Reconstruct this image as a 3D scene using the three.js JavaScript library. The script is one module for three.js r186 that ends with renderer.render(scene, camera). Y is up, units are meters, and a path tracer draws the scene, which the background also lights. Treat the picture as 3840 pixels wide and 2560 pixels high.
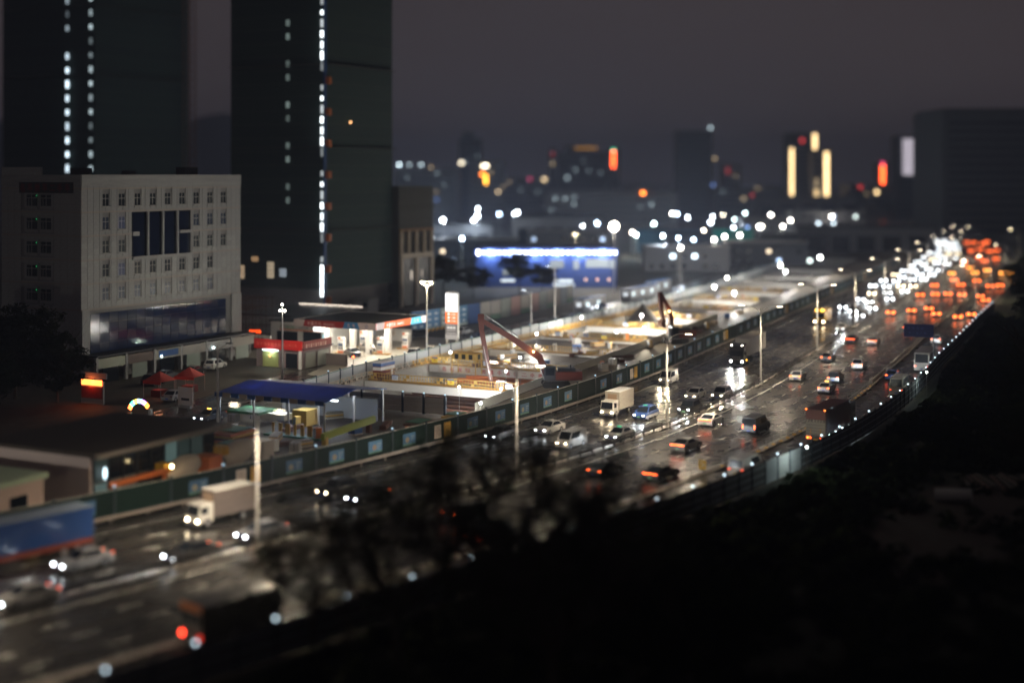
import * as THREE from 'three';
import { mergeGeometries } from 'three/addons/utils/BufferGeometryUtils.js';
import { RectAreaLightUniformsLib } from 'three/addons/lights/RectAreaLightUniformsLib.js';
import { MarchingCubes } from 'three/addons/objects/MarchingCubes.js';
import { ImprovedNoise } from 'three/addons/math/ImprovedNoise.js';

// ---------------------------------------------------------------- camera, sky, exposure
const scene = new THREE.Scene();
const camera = new THREE.PerspectiveCamera(26.99, 1.5, 1, 9000);
camera.position.set(0, 32, 0);                       // a tenth-floor window; the lens is level and shifted down
camera.lookAt(0, 32, -100);
camera.setViewOffset(3840, 2560, 0, 625, 3840, 2560);
camera.focus = 201;
camera.userData.fStop = 0.035;
camera.updateProjectionMatrix();

const renderer = new THREE.WebGLRenderer({ antialias: true });
renderer.toneMapping = THREE.LinearToneMapping;
renderer.toneMappingExposure = 1.0;
renderer.shadowMap.enabled = true;
RectAreaLightUniformsLib.init();

// night sky: low cloud lit by the city, a little brighter towards the horizon all the way round
{
  const W = 256, H = 128, d = new Float32Array(W * H * 4), n = new ImprovedNoise();
  for (let j = 0; j < H; j++) for (let i = 0; i < W; i++) {
    const up = ((j + 0.5) / H - 0.5) * Math.PI, az = (i + 0.5) / W * Math.PI * 2;
    const cx = Math.cos(az) * Math.cos(up), cz = Math.sin(az) * Math.cos(up), cy = Math.sin(up);
    const cloud = 1 + 0.16 * n.noise(cx * 2.2 + 3, cy * 5, cz * 2.2) + 0.10 * n.noise(cx * 6, cy * 14, cz * 6 + 9);
    const t = Math.exp(-Math.max(0, up) * 5.0);
    const k = (0.027 + 0.025 * t) * cloud, o = (j * W + i) * 4;
    d[o] = k * 1.15; d[o + 1] = k * 0.90; d[o + 2] = k * (0.90 + 0.08 * t); d[o + 3] = 1;
  }
  const sky = new THREE.DataTexture(d, W, H, THREE.RGBAFormat, THREE.FloatType);
  sky.mapping = THREE.EquirectangularReflectionMapping; sky.magFilter = THREE.LinearFilter; sky.needsUpdate = true;
  scene.background = sky; scene.environment = sky;
}
// what is left of moonlight behind the cloud: very weak and very soft
const moon = new THREE.DirectionalLight(0xaab4c8, 0.012);
moon.position.set(60, 160, 40); moon.target.position.set(0, 0, -200); moon.shadow.radius = 60; moon.castShadow = true;
scene.add(moon, moon.target);
scene.fog = new THREE.FogExp2(0xa0abc6, 0.00038);

// ---------------------------------------------------------------- helpers
let seed = 20240;
const rnd = () => { seed = (seed * 1664525 + 1013904223) >>> 0; return seed / 4294967296; };
const rr = (a, b) => a + (b - a) * rnd();
// the road frame: u metres along the road away from the camera's foot, v metres to the right of it
const TH = Math.atan(2830 / 5333), SN = Math.sin(TH), CS = Math.cos(TH), PHI = Math.PI / 2 - TH;
const P = (u, v, y = 0) => new THREE.Vector3(u * SN + v * CS, y, -(u * CS - v * SN));
const interp = (k, u) => {
  if (u <= k[0][0]) return k[0][1] + (u - k[0][0]) * (k[1][1] - k[0][1]) / (k[1][0] - k[0][0]);
  for (let i = 1; i < k.length; i++) if (u <= k[i][0]) { const t = (u - k[i - 1][0]) / (k[i][0] - k[i - 1][0]); return k[i - 1][1] + t * (k[i][1] - k[i - 1][1]); }
  const n = k.length; return k[n - 1][1] + (u - k[n - 1][0]) * (k[n - 1][1] - k[n - 2][1]) / (k[n - 1][0] - k[n - 2][0]);
};
const BEND = [[20, -28], [40, -23], [60, -18], [80, -13.5], [98, -9.7], [125, -4.2], [158, -.6], [180, 0], [208, -1.2], [235, -3.8], [265, -6.5], [294, -9.3], [320, -11.8], [383, -17.2], [473, -26], [570, -38], [620, -47], [680, -60], [750, -77], [850, -106], [900, -122], [1000, -160]];
const off = (u) => (interp(BEND, u - 8) + interp(BEND, u) + interp(BEND, u + 8)) / 3;      // how far the road has bent aside at u
const turnAt = (u) => PHI - Math.atan((off(u + 4) - off(u - 4)) / 8);
const PIT_R = [[160, -94], [185, -97], [205, -99], [250, -103], [300, -108], [380, -116], [470, -127], [560, -140]];
const PIT_L = [[160, -121], [183, -125], [228, -127], [265, -128], [310, -129.5], [370, -134], [470, -146], [560, -160]];
const pitR = (u) => interp(PIT_R, u), pitL = (u) => interp(PIT_L, u);

const names = {};
function numbered(n) { const k = names[n] = (names[n] ?? -1) + 1; return k ? n + '_' + String(k).padStart(3, '0') : n; }
const shade = (o) => { o.castShadow = o.receiveShadow = true; return o; };
function thing(name, label, category, u, v, o = {}) {        // a Group at the thing's base; local x runs along the road, local z to the right
  const g = new THREE.Group(); g.name = numbered(name); g.position.copy(P(u, v, o.y || 0)); g.rotation.y = (o.turn ?? PHI) + (o.spin || 0);
  g.userData = { label, category }; if (o.group) g.userData.group = o.group;
  scene.add(g); return g;
}
function part(parent, name, geo, mat, p = [0, 0, 0], s, r) {
  const m = shade(new THREE.Mesh(geo, mat)); m.name = name; m.position.set(...p);
  if (s) m.scale.set(...s); if (r) m.rotation.set(...r);
  parent.add(m); return m;
}
const BOX = new THREE.BoxGeometry(1, 1, 1), CYL = new THREE.CylinderGeometry(.5, .5, 1, 14), BALL = new THREE.SphereGeometry(.5, 14, 10);
const bx = (parent, name, mat, x, y, z, sx, sy, sz, r) => part(parent, name, BOX, mat, [x, y, z], [sx, sy, sz], r);
const boxAt = (x, y, z, sx, sy, sz, ry = 0, rz = 0) => { const g = new THREE.BoxGeometry(sx, sy, sz); if (rz) g.rotateZ(rz); if (ry) g.rotateY(ry); return g.translate(x, y, z); };
const flat = (list) => mergeGeometries(list.map((g) => { const n = g.index ? g.toNonIndexed() : g; for (const k of Object.keys(n.attributes)) if (!['position', 'normal', 'uv'].includes(k)) n.deleteAttribute(k); return n; }));
function bar(a, b, r, seg = 6, r2 = r) {                       // a round bar between two points
  const A = new THREE.Vector3(...a), B = new THREE.Vector3(...b), g = new THREE.CylinderGeometry(r2, r, A.distanceTo(B), seg);
  g.applyQuaternion(new THREE.Quaternion().setFromUnitVectors(new THREE.Vector3(0, 1, 0), B.clone().sub(A).normalize()));
  return g.translate(...A.add(B).multiplyScalar(.5).toArray());
}
const tube = (pts, r, n = 24) => new THREE.TubeGeometry(new THREE.CatmullRomCurve3(pts.map((p) => new THREE.Vector3(...p))), n, r, 7);
function structure(name, geo, mat, kind = 'structure') { const m = shade(new THREE.Mesh(geo, mat)); m.name = numbered(name); m.userData.kind = kind; scene.add(m); return m; }
// a strip that follows the bend, its uv in metres
function strip(v0, v1, u0, u1, y, step = 6) {
  const pos = [], uv = [], ix = [], n = Math.ceil((u1 - u0) / step);
  const f0 = typeof v0 === 'function' ? v0 : (u) => v0 + off(u), f1 = typeof v1 === 'function' ? v1 : (u) => v1 + off(u);
  for (let i = 0; i <= n; i++) {
    const u = u0 + (u1 - u0) * i / n;
    for (const f of [f0, f1]) { const p = P(u, f(u), y); pos.push(p.x, p.y, p.z); uv.push(u / 10, (f === f0 ? 0 : f1(u) - f0(u)) / 10); }
    if (i) { const a = 2 * i - 2; ix.push(a, a + 2, a + 1, a + 1, a + 2, a + 3); }
  }
  const g = new THREE.BufferGeometry(); g.setAttribute('position', new THREE.Float32BufferAttribute(pos, 3)); g.setAttribute('uv', new THREE.Float32BufferAttribute(uv, 2)); g.setIndex(ix);
  g.computeVertexNormals();
  if (g.attributes.normal.getY(0) < 0) { g.setIndex(ix.reverse()); g.computeVertexNormals(); }
  return g;
}
// an upright or sloping band along a line of (u, v, y)
function wallBand(line, y0, y1, push = 0) {
  const pos = [], uv = [], ix = []; let run = 0;
  line.forEach(([u, v], i) => {
    if (i) run += Math.hypot(u - line[i - 1][0], v - line[i - 1][1]);
    for (const y of [y0, y1]) { const p = P(u, v + (y === y0 ? push : 0), y); pos.push(p.x, p.y, p.z); uv.push(run / 10, y / 10); }
    if (i) { const a = 2 * i - 2; ix.push(a, a + 2, a + 1, a + 1, a + 2, a + 3); }
  });
  const g = new THREE.BufferGeometry(); g.setAttribute('position', new THREE.Float32BufferAttribute(pos, 3)); g.setAttribute('uv', new THREE.Float32BufferAttribute(uv, 2)); g.setIndex(ix); g.computeVertexNormals(); return g;
}
function patch(pts, y, holes = []) {                           // a flat polygon in (u, v)
  const sh = new THREE.Shape(pts.map(([u, v]) => new THREE.Vector2(u, v)));
  for (const h of holes) sh.holes.push(new THREE.Path(h.map(([u, v]) => new THREE.Vector2(u, v))));
  const g = new THREE.ShapeGeometry(sh), p = g.attributes.position, uv = g.attributes.uv;
  for (let i = 0; i < p.count; i++) { const u = p.getX(i), v = p.getY(i), w = P(u, v, y); uv.setXY(i, u / 10, v / 10); p.setXYZ(i, w.x, w.y, w.z); }
  g.computeVertexNormals();
  if (g.attributes.normal.getY(0) < 0) { g.setIndex([...g.index.array].reverse()); g.computeVertexNormals(); }
  return g;
}

// ---------------------------------------------------------------- textures and materials
const noise = new ImprovedNoise();
function noiseTex(size, fn, repeat = 1, srgb = false) {
  const d = new Uint8Array(size * size * 4);
  for (let j = 0; j < size; j++) for (let i = 0; i < size; i++) { const c = fn(i / size, j / size), o = (j * size + i) * 4; for (let k = 0; k < 3; k++) d[o + k] = Math.max(0, Math.min(255, (Array.isArray(c) ? c[k] : c) * 255)); d[o + 3] = 255; }
  const t = new THREE.DataTexture(d, size, size); t.wrapS = t.wrapT = THREE.RepeatWrapping; t.magFilter = THREE.LinearFilter; t.minFilter = THREE.LinearMipmapLinearFilter; t.repeat.set(repeat, repeat);
  if (srgb) t.colorSpace = THREE.SRGBColorSpace; t.needsUpdate = true; return t;
}
// tiling noise: the sum of octaves on a torus
const tn = (x, y, f, z) => { const a = x * 2 * Math.PI, b = y * 2 * Math.PI, r = f / 6.283; return noise.noise(Math.cos(a) * r + z, Math.sin(a) * r + Math.cos(b) * r * 1.3 + 7.7 * z, Math.sin(b) * r * 1.3 - z); };
const fbm = (x, y, f, z) => tn(x, y, f, z) + .5 * tn(x, y, f * 2.1, z + 4) + .25 * tn(x, y, f * 4.3, z + 9);
const roadRough = noiseTex(512, (x, y) => { const w = fbm(x, y, 9, 1); const lane = .5 + .5 * Math.sin(y * Math.PI * 2 * 6 + 2 * tn(x, y, 5, 3)); return .255 + .08 * w + .05 * lane * (1 + .6 * tn(x, y, 26, 6)); });
const roadTone = noiseTex(512, (x, y) => { const k = .62 + .16 * fbm(x, y, 11, 2) + .10 * tn(x, y, 140, 5) + .06 * Math.sin(y * Math.PI * 2 * 6); return [k * 1.0, k * .98, k * .95]; }, 1);
const roadBump = noiseTex(512, (x, y) => .5 + .25 * tn(x, y, 60, 3) + .25 * tn(x, y, 190, 8));
const dirtTone = noiseTex(512, (x, y) => { const k = .62 + .22 * fbm(x, y, 8, 5) + .12 * tn(x, y, 70, 1); return [k, k * .96, k * .9]; });
const slabTone = noiseTex(512, (x, y) => { const s = fbm(x, y, 7, 12), k = .78 + .12 * s + .10 * tn(x, y, 60, 2) - (tn(x, y, 22, 7) > .38 ? .14 : 0); return [k, k * .98, k * .94]; });
const wallTone = noiseTex(512, (x, y) => { const k = .80 + .10 * fbm(x, y, 6, 3) + .08 * tn(x, y, 50, 9) - Math.max(0, tn(x * 6 % 1, y, 14, 2)) * .18; return [k, k * .98, k * .95]; });
const rep = (t, x, y) => { const c = t.clone(); c.repeat.set(x, y); c.needsUpdate = true; return c; };
const M = (r, g, b, rough = .7, extra = {}) => { const m = new THREE.MeshPhysicalMaterial({ roughness: rough, ...extra }); m.color.setRGB(r, g, b); return m; };
const mat = {
  asphalt: M(.042, .040, .039, 1, { roughnessMap: rep(roadRough, .5, .5), map: rep(roadTone, .5, .5), bumpMap: rep(roadBump, 3, 3), bumpScale: .0012 }),
  line: M(.62, .62, .58, .5), lineYellow: M(.6, .42, .08, .5),
  dirt: M(.07, .062, .05, .85, { map: rep(dirtTone, .6, .6) }), mud: M(.11, .088, .064, .75, { map: rep(dirtTone, .9, .9) }),
  scrub: M(.028, .034, .018, .95, { map: rep(dirtTone, .5, .5) }),
  slab: M(.34, .32, .28, .38, { map: rep(slabTone, .7, .7) }), haul: M(.27, .24, .19, .6, { map: rep(slabTone, .8, .8) }),
  shotcrete: M(.42, .42, .40, .8, { map: rep(wallTone, .7, .7) }), concrete: M(.36, .35, .33, .8, { map: rep(wallTone, .8, .8) }), kerb: M(.24, .21, .19, .75),
  whitePaint: M(.72, .72, .70, .5), grey: M(.28, .28, .28, .6), dark: M(.02, .021, .024, .5), black: M(.008, .008, .009, .4), steel: M(.32, .32, .33, .45, { metalness: .6 }),
  pole: M(.55, .54, .52, .5), greenBoard: M(.012, .035, .026, .6), greenRail: M(.03, .16, .09, .6), postDark: M(.03, .045, .06, .55), ribbed: M(.52, .52, .46, .6),
  greyPanel: M(.36, .39, .42, .6), yellow: M(.55, .36, .10, .55), yellowDeep: M(.55, .30, .03, .55), orangePaint: M(.55, .14, .03, .5), rust: M(.11, .045, .025, .8),
  plate: M(.10, .075, .055, .6, { map: rep(dirtTone, .7, .7) }), brick: M(.16, .13, .12, .85), glassDark: M(.012, .016, .022, .12), glassBlue: M(.007, .012, .03, .05), bluePaint: M(.03, .10, .30, .5), blueSheet: M(.03, .17, .62, .8, { transmission: .45 }), red: M(.42, .02, .02, .5), redDeep: M(.16, .015, .012, .5),
  netting: M(.015, .034, .029, .9), slabDark: M(.22, .21, .20, .85), frameCream: M(.42, .36, .29, .7), tyre: M(.012, .012, .012, .8), rim: M(.35, .35, .36, .4, { metalness: .7 }), navy: M(.03, .036, .02, .95), navyGlass: M(.008, .012, .02, .25), leaf: M(.045, .058, .026, .9, { side: THREE.DoubleSide, specularIntensity: .25 }), bark: M(.05, .038, .028, .9), tarp: M(.28, .26, .24, .8),
};
const glows = {};
function glow(r, g, b, k) { const key = [r, g, b, k].join(); if (!glows[key]) { const m = new THREE.MeshStandardMaterial({ color: 0x222222, roughness: .5, emissiveIntensity: k }); m.emissive.setRGB(r, g, b); glows[key] = m; } return glows[key]; }
const canvas = (w, h, draw) => { const c = document.createElement('canvas'); c.width = w; c.height = h; draw(c.getContext('2d'), w, h); const t = new THREE.CanvasTexture(c); t.colorSpace = THREE.SRGBColorSpace; t.magFilter = THREE.LinearFilter; return t; };
const print = (w, h, draw, rough = .6) => new THREE.MeshPhysicalMaterial({ map: canvas(w, h, draw), roughness: rough });
const litPrint = (w, h, draw, k) => { const t = canvas(w, h, draw); return new THREE.MeshStandardMaterial({ color: 0x111111, emissive: 0xffffff, emissiveMap: t, emissiveIntensity: k, roughness: .5 }); };
// brush strokes of the few Chinese characters that the signs show, on a 0..10 grid
const GLYPH = {
  zhong: [[2, 3, 8, 3, 8, 6.5, 2, 6.5, 2, 3], [5, 1, 5, 9.5]], guo: [[1, 1, 9, 1, 9, 9, 1, 9, 1, 1], [3, 3, 7, 3], [3, 5, 7, 5], [2.6, 7.4, 7.4, 7.4], [5, 3, 5, 7.4], [6, 5.8, 7, 6.7]],
  shi: [[1, 1.5, 9, 1.5], [5, 1.5, 1.5, 6], [3.5, 4.5, 8, 4.5, 8, 9, 3.5, 9, 3.5, 4.5]], hua: [[3.5, 1, 1, 5], [2.5, 3.5, 2.5, 9.5], [9, 2.5, 5, 6], [5.5, 1, 5.5, 8, 6.5, 9, 9, 9, 9.3, 7]],
  chong: [[5, 0.5, 5, 2], [1, 2.2, 9, 2.2], [4, 2.2, 2.5, 5, 7.5, 4.6], [3.8, 5.5, 3.5, 8, 1.5, 9.5], [6, 5.5, 6, 8.5, 7, 9, 9, 9, 9.2, 7.5]], dian: [[2, 2.5, 8, 2.5, 8, 6.5, 2, 6.5, 2, 2.5], [2, 4.5, 8, 4.5], [5, .5, 5, 8, 6, 9, 9.3, 9, 9.3, 7.5]],
  you: [[1, 2.2, 9, 2.2], [5, .5, 3, 4.5, 1, 6.5], [3.4, 4, 8, 4, 8, 9.3, 7, 9.3], [3.4, 4, 3.4, 9.5], [3.4, 5.8, 8, 5.8], [3.4, 7.4, 8, 7.4]], biao: [[.8, 3, 4, 3], [2.4, .8, 2.4, 9.5], [2.4, 4, .8, 6.5], [5.2, 2, 9, 2], [4.6, 4.4, 9.6, 4.4], [7.2, 4.4, 7.2, 9.4, 6.4, 9], [5.6, 5.8, 4.8, 8], [8.8, 5.8, 9.6, 7.8]],
  zhi: [[1.2, 1.8, 9, 1], [1.8, 1.8, 1.6, 6, .8, 9.5], [2.4, 3.4, 9.4, 3.4], [5.5, 1.6, 5.5, 4.4], [3.2, 4.6, 8.4, 4.6, 8.4, 7.6], [3.2, 4.6, 3.2, 7.6], [5.8, 5.4, 5, 8, 2.4, 9.4], [6.6, 8, 9, 9.4]], liang: [[2.6, .8, 7.4, .8, 7.4, 3.4, 2.6, 3.4, 2.6, .8], [2.6, 2.1, 7.4, 2.1], [.8, 4.5, 9.4, 4.5], [2.4, 5.4, 7.6, 5.4, 7.6, 7.6, 2.4, 7.6, 2.4, 5.4], [2.4, 6.5, 7.6, 6.5], [5, 4.5, 5, 9.4], [1.6, 8.4, 8.4, 8.4], [.8, 9.5, 9.4, 9.5]],
  ming: [[4.5, .6, 1.5, 4.4], [3.6, 2, 8, 2, 5.4, 5, 1.4, 7.4], [3.6, 3.6, 5, 4.6], [3.6, 6, 8.6, 6, 8.6, 9.3, 3.6, 9.3, 3.6, 6]], che: [[1.4, 1.8, 8.6, 1.8], [4.4, .6, 2.4, 4.6, 8.4, 4.6], [.8, 6.6, 9.4, 6.6], [5.2, 3, 5.2, 9.6]], er: [[2, 2.6, 8, 2.6], [.8, 8, 9.4, 8]], shou: [[7.6, .8, 2.4, 1.8], [1.6, 4, 8.4, 4], [.8, 6.2, 9.4, 6.2], [5.2, 1.4, 5.4, 9.2, 3.8, 8.6]],
};
function glyph(c, k, x, y, s, color, w = .1) { c.strokeStyle = color; c.lineWidth = s * w; c.lineCap = 'square'; for (const l of GLYPH[k]) { c.beginPath(); for (let i = 0; i < l.length; i += 2) c[i ? 'lineTo' : 'moveTo'](x + l[i] * s / 10, y + l[i + 1] * s / 10); c.stroke(); } }
// an unreadable line of small characters
function scribble(c, x, y, n, s, color, gap = 1.25) { const ks = Object.keys(GLYPH); for (let i = 0; i < n; i++) glyph(c, ks[(i * 7 + n) % ks.length], x + i * s * gap, y, s, color, .13); }
const POSTERS = [0, 1, 2].map((k) => print(128, 80, (c, w, h) => {
  c.fillStyle = ['#46719c', '#4f7ba6', '#42678c'][k]; c.fillRect(0, 0, w, h);
  c.fillStyle = ['#a08a70', '#a5886a', '#9a9484'][k]; c.beginPath(); c.arc(w * [.35, .45, .3][k], h * .55, h * .24, 0, 7); c.fill();
  c.fillStyle = '#8fa0b4'; for (let i = 0; i < 3; i++) c.fillRect(w * .62, h * (.25 + i * .2), w * (.3 - i * .06), h * .09);
  c.fillStyle = '#5f8a7c'; c.fillRect(0, h * .86, w, h * .14);
}));
const NOTICE_YELLOW = print(64, 80, (c, w, h) => { c.fillStyle = '#d9a93a'; c.fillRect(0, 0, w, h); c.strokeStyle = '#8a5a20'; c.lineWidth = 3; c.strokeRect(5, 5, w - 10, h - 10); for (let i = 0; i < 5; i++) scribble(c, 12, 14 + i * 12, 4, 8, '#7a4b1a'); });
const NOTICE_WHITE = print(64, 80, (c, w, h) => { c.fillStyle = '#cfc3b8'; c.fillRect(0, 0, w, h); for (let i = 0; i < 5; i++) scribble(c, 8, 10 + i * 13, 4, 9, '#7c6a62'); });
const STRIPES = print(128, 16, (c, w, h) => { c.fillStyle = '#d8a032'; c.fillRect(0, 0, w, h); c.fillStyle = '#16130f'; for (let i = 0; i < 8; i++) { c.beginPath(); c.moveTo(i * 16, h); c.lineTo(i * 16 + 8, h); c.lineTo(i * 16 + 16, 0); c.lineTo(i * 16 + 8, 0); c.fill(); } });

// ---------------------------------------------------------------- the setting: ground, roads, pit
const rangeU = (a, b, s) => { const o = []; for (let u = a; u < b - .01; u += s) o.push(u); o.push(b); return o; };
const PIT0 = 166, PIT1 = 540, pitU = rangeU(PIT0, PIT1, 11);
const pitRim = [...pitU.map((u) => [u, pitR(u)]), ...pitU.slice().reverse().map((u) => [u, pitL(u)])];
structure('ground', patch([[-400, -2500], [5000, -2500], [5000, 2500], [-400, 2500]], 0, [pitRim]), mat.dirt);
const hillShape = (u0, v0, len, h, n, s) => {                 // a far ridge with real depth
  const pos = [], ix = [], m = 8;
  for (let i = 0; i <= n; i++) for (let j = 0; j <= m; j++) {
    const t = i / n, w = j / m, e = Math.sin(Math.PI * t) ** .8 * Math.sin(Math.PI * w), hh = h * e * (.75 + .25 * Math.sin(t * 17 + s) + .18 * Math.sin(t * 41 + s * 2));
    const p = P(u0 + w * 500, v0 + t * len, hh - 3); pos.push(p.x, p.y, p.z); if (i && j) { const a = (i - 1) * (m + 1) + j - 1; ix.push(a, a + 1, a + m + 1, a + 1, a + m + 2, a + m + 1); }
  }
  const g = new THREE.BufferGeometry(); g.setAttribute('position', new THREE.Float32BufferAttribute(pos, 3)); g.setAttribute('uv', new THREE.Float32BufferAttribute(pos.filter((_, i) => i % 3 !== 1), 2)); g.setIndex(ix); g.computeVertexNormals(); return g;
};
structure('hill', hillShape(1500, -2300, 1150, 150, 40, 1), mat.scrub);
structure('hill', hillShape(1050, -330, 360, 60, 30, 4), mat.scrub);
structure('scrubland', strip((u) => -42.6 + off(u), (u) => 260, 20, 900, .01, 12), mat.scrub);
structure('side_road', strip((u) => pitL(u) - 14, (u) => pitL(u) - 2.4, 100, 620, .02), mat.asphalt);
const carriagewayL = structure('oncoming_carriageway', strip(-84.4, -66.9, 30, 980, .02), mat.asphalt);
const carriagewayR = structure('outbound_carriageway', strip(-66.5, -51.1, 30, 980, .02), mat.asphalt);
const serviceRoad = structure('service_road', strip(-50.5, -43.9, 30, 700, .02), mat.asphalt);
structure('median_kerb', flat([strip(-66.95, -66.45, 30, 980, .16)]), mat.kerb);
structure('divider_kerb', strip(-51.15, -50.45, 30, 700, .17), mat.kerb);
structure('road_kerb', strip(-85.1, -84.35, 30, 700, .18), mat.kerb);
// lane markings: each near dash by itself, the far ones as one
function markings(road, lines, edges, near, far) {
  const dash = new THREE.PlaneGeometry(2.1, .16).rotateX(-Math.PI / 2), rest = [];
  for (const v of lines) for (let u = 48 + (v * 7.3 % 3 + 3) % 3; u < far; u += 6.05) {
    const p = P(u, v + off(u), .026);
    if (u < near) { const m = part(road, 'lane_dash', dash, mat.line, p.toArray()); m.rotation.y = turnAt(u); m.castShadow = false; }
    else rest.push(dash.clone().rotateY(turnAt(u)).translate(p.x, p.y, p.z));
  }
  const m = part(road, 'far_lane_dash', flat(rest), mat.line); m.userData.kind = 'stuff';
  for (const v of edges) part(road, 'edge_line', strip(v, v + .15, 34, far, .026), mat.line);
}
markings(carriagewayL, [-70.1, -73.6, -77.2], [-67.6, -81.3], 330, 640);
markings(carriagewayR, [-54.5, -57.75, -61], [-64.5, -51.9], 330, 640);
markings(serviceRoad, [-47.0], [-44.5], 330, 500);
const cover = new THREE.CylinderGeometry(.42, .42, .02, 18);
for (const [u, v] of [[186.2, -61.9], [184.7, -58.2], [139.5, -52.9], [160, -60.1], [208, -64]]) part(carriagewayR, 'manhole_cover', cover, mat.black, P(u, v, .03).toArray());

// the excavation between the two hoardings
const pitFloor = structure('pit_floor', patch(pitRim, -8.5), mat.mud);
const pitWallL = structure('pit_wall_left', wallBand(pitU.map((u) => [u, pitL(u)]).reverse(), -8.5, 0, 1.2), mat.shotcrete);
const pitWallR = structure('pit_wall_right', wallBand(pitU.map((u) => [u, pitR(u)]), -8.5, 0), mat.shotcrete);
structure('pit_wall_near', wallBand([[PIT0, pitL(PIT0)], [PIT0, pitR(PIT0)]], -8.5, 0), mat.shotcrete);
structure('pit_wall_far', wallBand([[PIT1, pitR(PIT1)], [PIT1, pitL(PIT1)]], -8.5, 0), mat.shotcrete);
structure('haul_road', strip((u) => pitR(u) + .9, (u) => -85.7 + off(u), 150, 520, .02), mat.haul);
structure('work_yard', strip((u) => interp([[84, -122], [160, -126]], u), (u) => -86.2 + off(u), 84, 164, .02), mat.mud);

// capping rail along the pit's left rim, then the cross struts with their yellow barriers
const struts = [187, 208, 231, 253, 276, 299, 323, 349, 377, 407, 439, 473];
const ordinal = ['nearest', 'second', 'third', 'fourth', 'fifth', 'sixth', 'seventh', 'eighth', 'ninth', 'tenth', 'eleventh', 'twelfth'];
const panelGeo = (() => {                                       // a barrier bay two metres long
  const g = [boxAt(0, 1.2, 0, 2, .09, .06), boxAt(0, .68, 0, 2, .05, .05), boxAt(0, .32, 0, 2, .05, .05)];
  for (const x of [-.97, -.5, 0, .5]) g.push(boxAt(x, .62, 0, .06, 1.2, .06));
  return flat(g);
})();
const panelSolid = flat([panelGeo.clone(), boxAt(-.25, .95, .01, .46, .42, .02), boxAt(.25, .5, .01, .46, .34, .02)]);
const kick = new THREE.BoxGeometry(1.98, .26, .05);
const signTex = print(96, 96, (c, w, h) => { c.fillStyle = '#e8d44a'; c.fillRect(0, 0, w, h); c.fillStyle = '#2b5fae'; c.fillRect(0, 0, w, h * .22); c.strokeStyle = '#b8342a'; c.lineWidth = 6; c.beginPath(); c.arc(w / 2, h * .46, 14, 0, 7); c.stroke(); scribble(c, 14, 64, 5, 12, '#b8342a', 1.1); });
const boardTex = print(96, 64, (c, w, h) => { c.fillStyle = '#dfe6f2'; c.fillRect(0, 0, w, h); c.fillStyle = '#4a6fb5'; c.fillRect(0, 0, w, 12); for (let i = 0; i < 3; i++) scribble(c, 8, 20 + i * 14, 7, 9, '#4a62a0', 1.2); });
const banner = print(1024, 64, (c, w, h) => { c.fillStyle = '#c9c2bb'; c.fillRect(0, 0, w, h); let x = 30; for (const k of ['ming', 'shi', 'you', 'biao', '', 'zhi', 'liang', 'shou', 'you', 'hua', 'er', 'zhong', 'zhi', 'liang']) { if (k) glyph(c, k, x, 10, 44, '#a8322c', .1); x += 70; } });
struts.forEach((u, i) => {
  const a = pitL(u) + .4, b = pitR(u) - .2, len = b - a, mid = (a + b) / 2, w = 2.6;
  const t = thing('concrete_strut', `${ordinal[i]} concrete strut across the pit, counted from the near end`, 'strut', u, mid, { group: 'concrete struts bridging the pit' });
  bx(t, 'beam', mat.concrete, 0, -.75, 0, w, 1.3, len); bx(t, 'painted_face', mat.whitePaint, -w / 2 - .03, -.78, 0, .05, 1.16, len - .3);
  if (i > 8) return;
  const e = thing('edge_barrier', `yellow edge barrier on the ${ordinal[i]} strut across the pit`, 'barrier', u - 1.1, mid, { y: -.1, group: 'yellow edge barriers on the struts' });
  const n = Math.floor(len / 2);
  for (let k = 0; k < n; k++) {
    const z = -len / 2 + 1 + k * 2 + (len - n * 2) / 2;
    part(e, 'panel', (k * 5 + i) % 3 ? panelGeo : panelSolid, mat.yellow, [0, 0, z], null, [0, Math.PI / 2, 0]);
    part(e, 'striped_kickboard', kick, STRIPES, [-.06, .13, z], null, [0, Math.PI / 2, 0]);
    if ((k + i * 2) % 5 === 2) part(e, 'notice', new THREE.BoxGeometry(1.1, .8, .03), (k + i) % 2 ? signTex : boardTex, [-.12, .75, z], null, [0, -Math.PI / 2, 0]);
  }
  if (i === 1) part(e, 'lettered_banner', new THREE.BoxGeometry(len - 4, 1.15, .04), banner, [-.32, -.62, 0], null, [0, -Math.PI / 2, 0]);
});
// rail with square plates along the left rim
{
  const t = thing('rim_barrier', 'brown and white barrier running along the left rim of the pit', 'barrier', 0, 0, { turn: 0 });
  t.position.set(0, 0, 0);
  for (let u = 170; u < 330; u += 2.05) { const v = pitL(u) + .9, p = P(u, v, -.02); const m = part(t, 'panel', Math.floor(u) % 2 ? panelGeo : panelSolid, u < 200 ? mat.frameCream : mat.yellowDeep, p.toArray()); m.rotation.y = PHI; }
}
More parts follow.
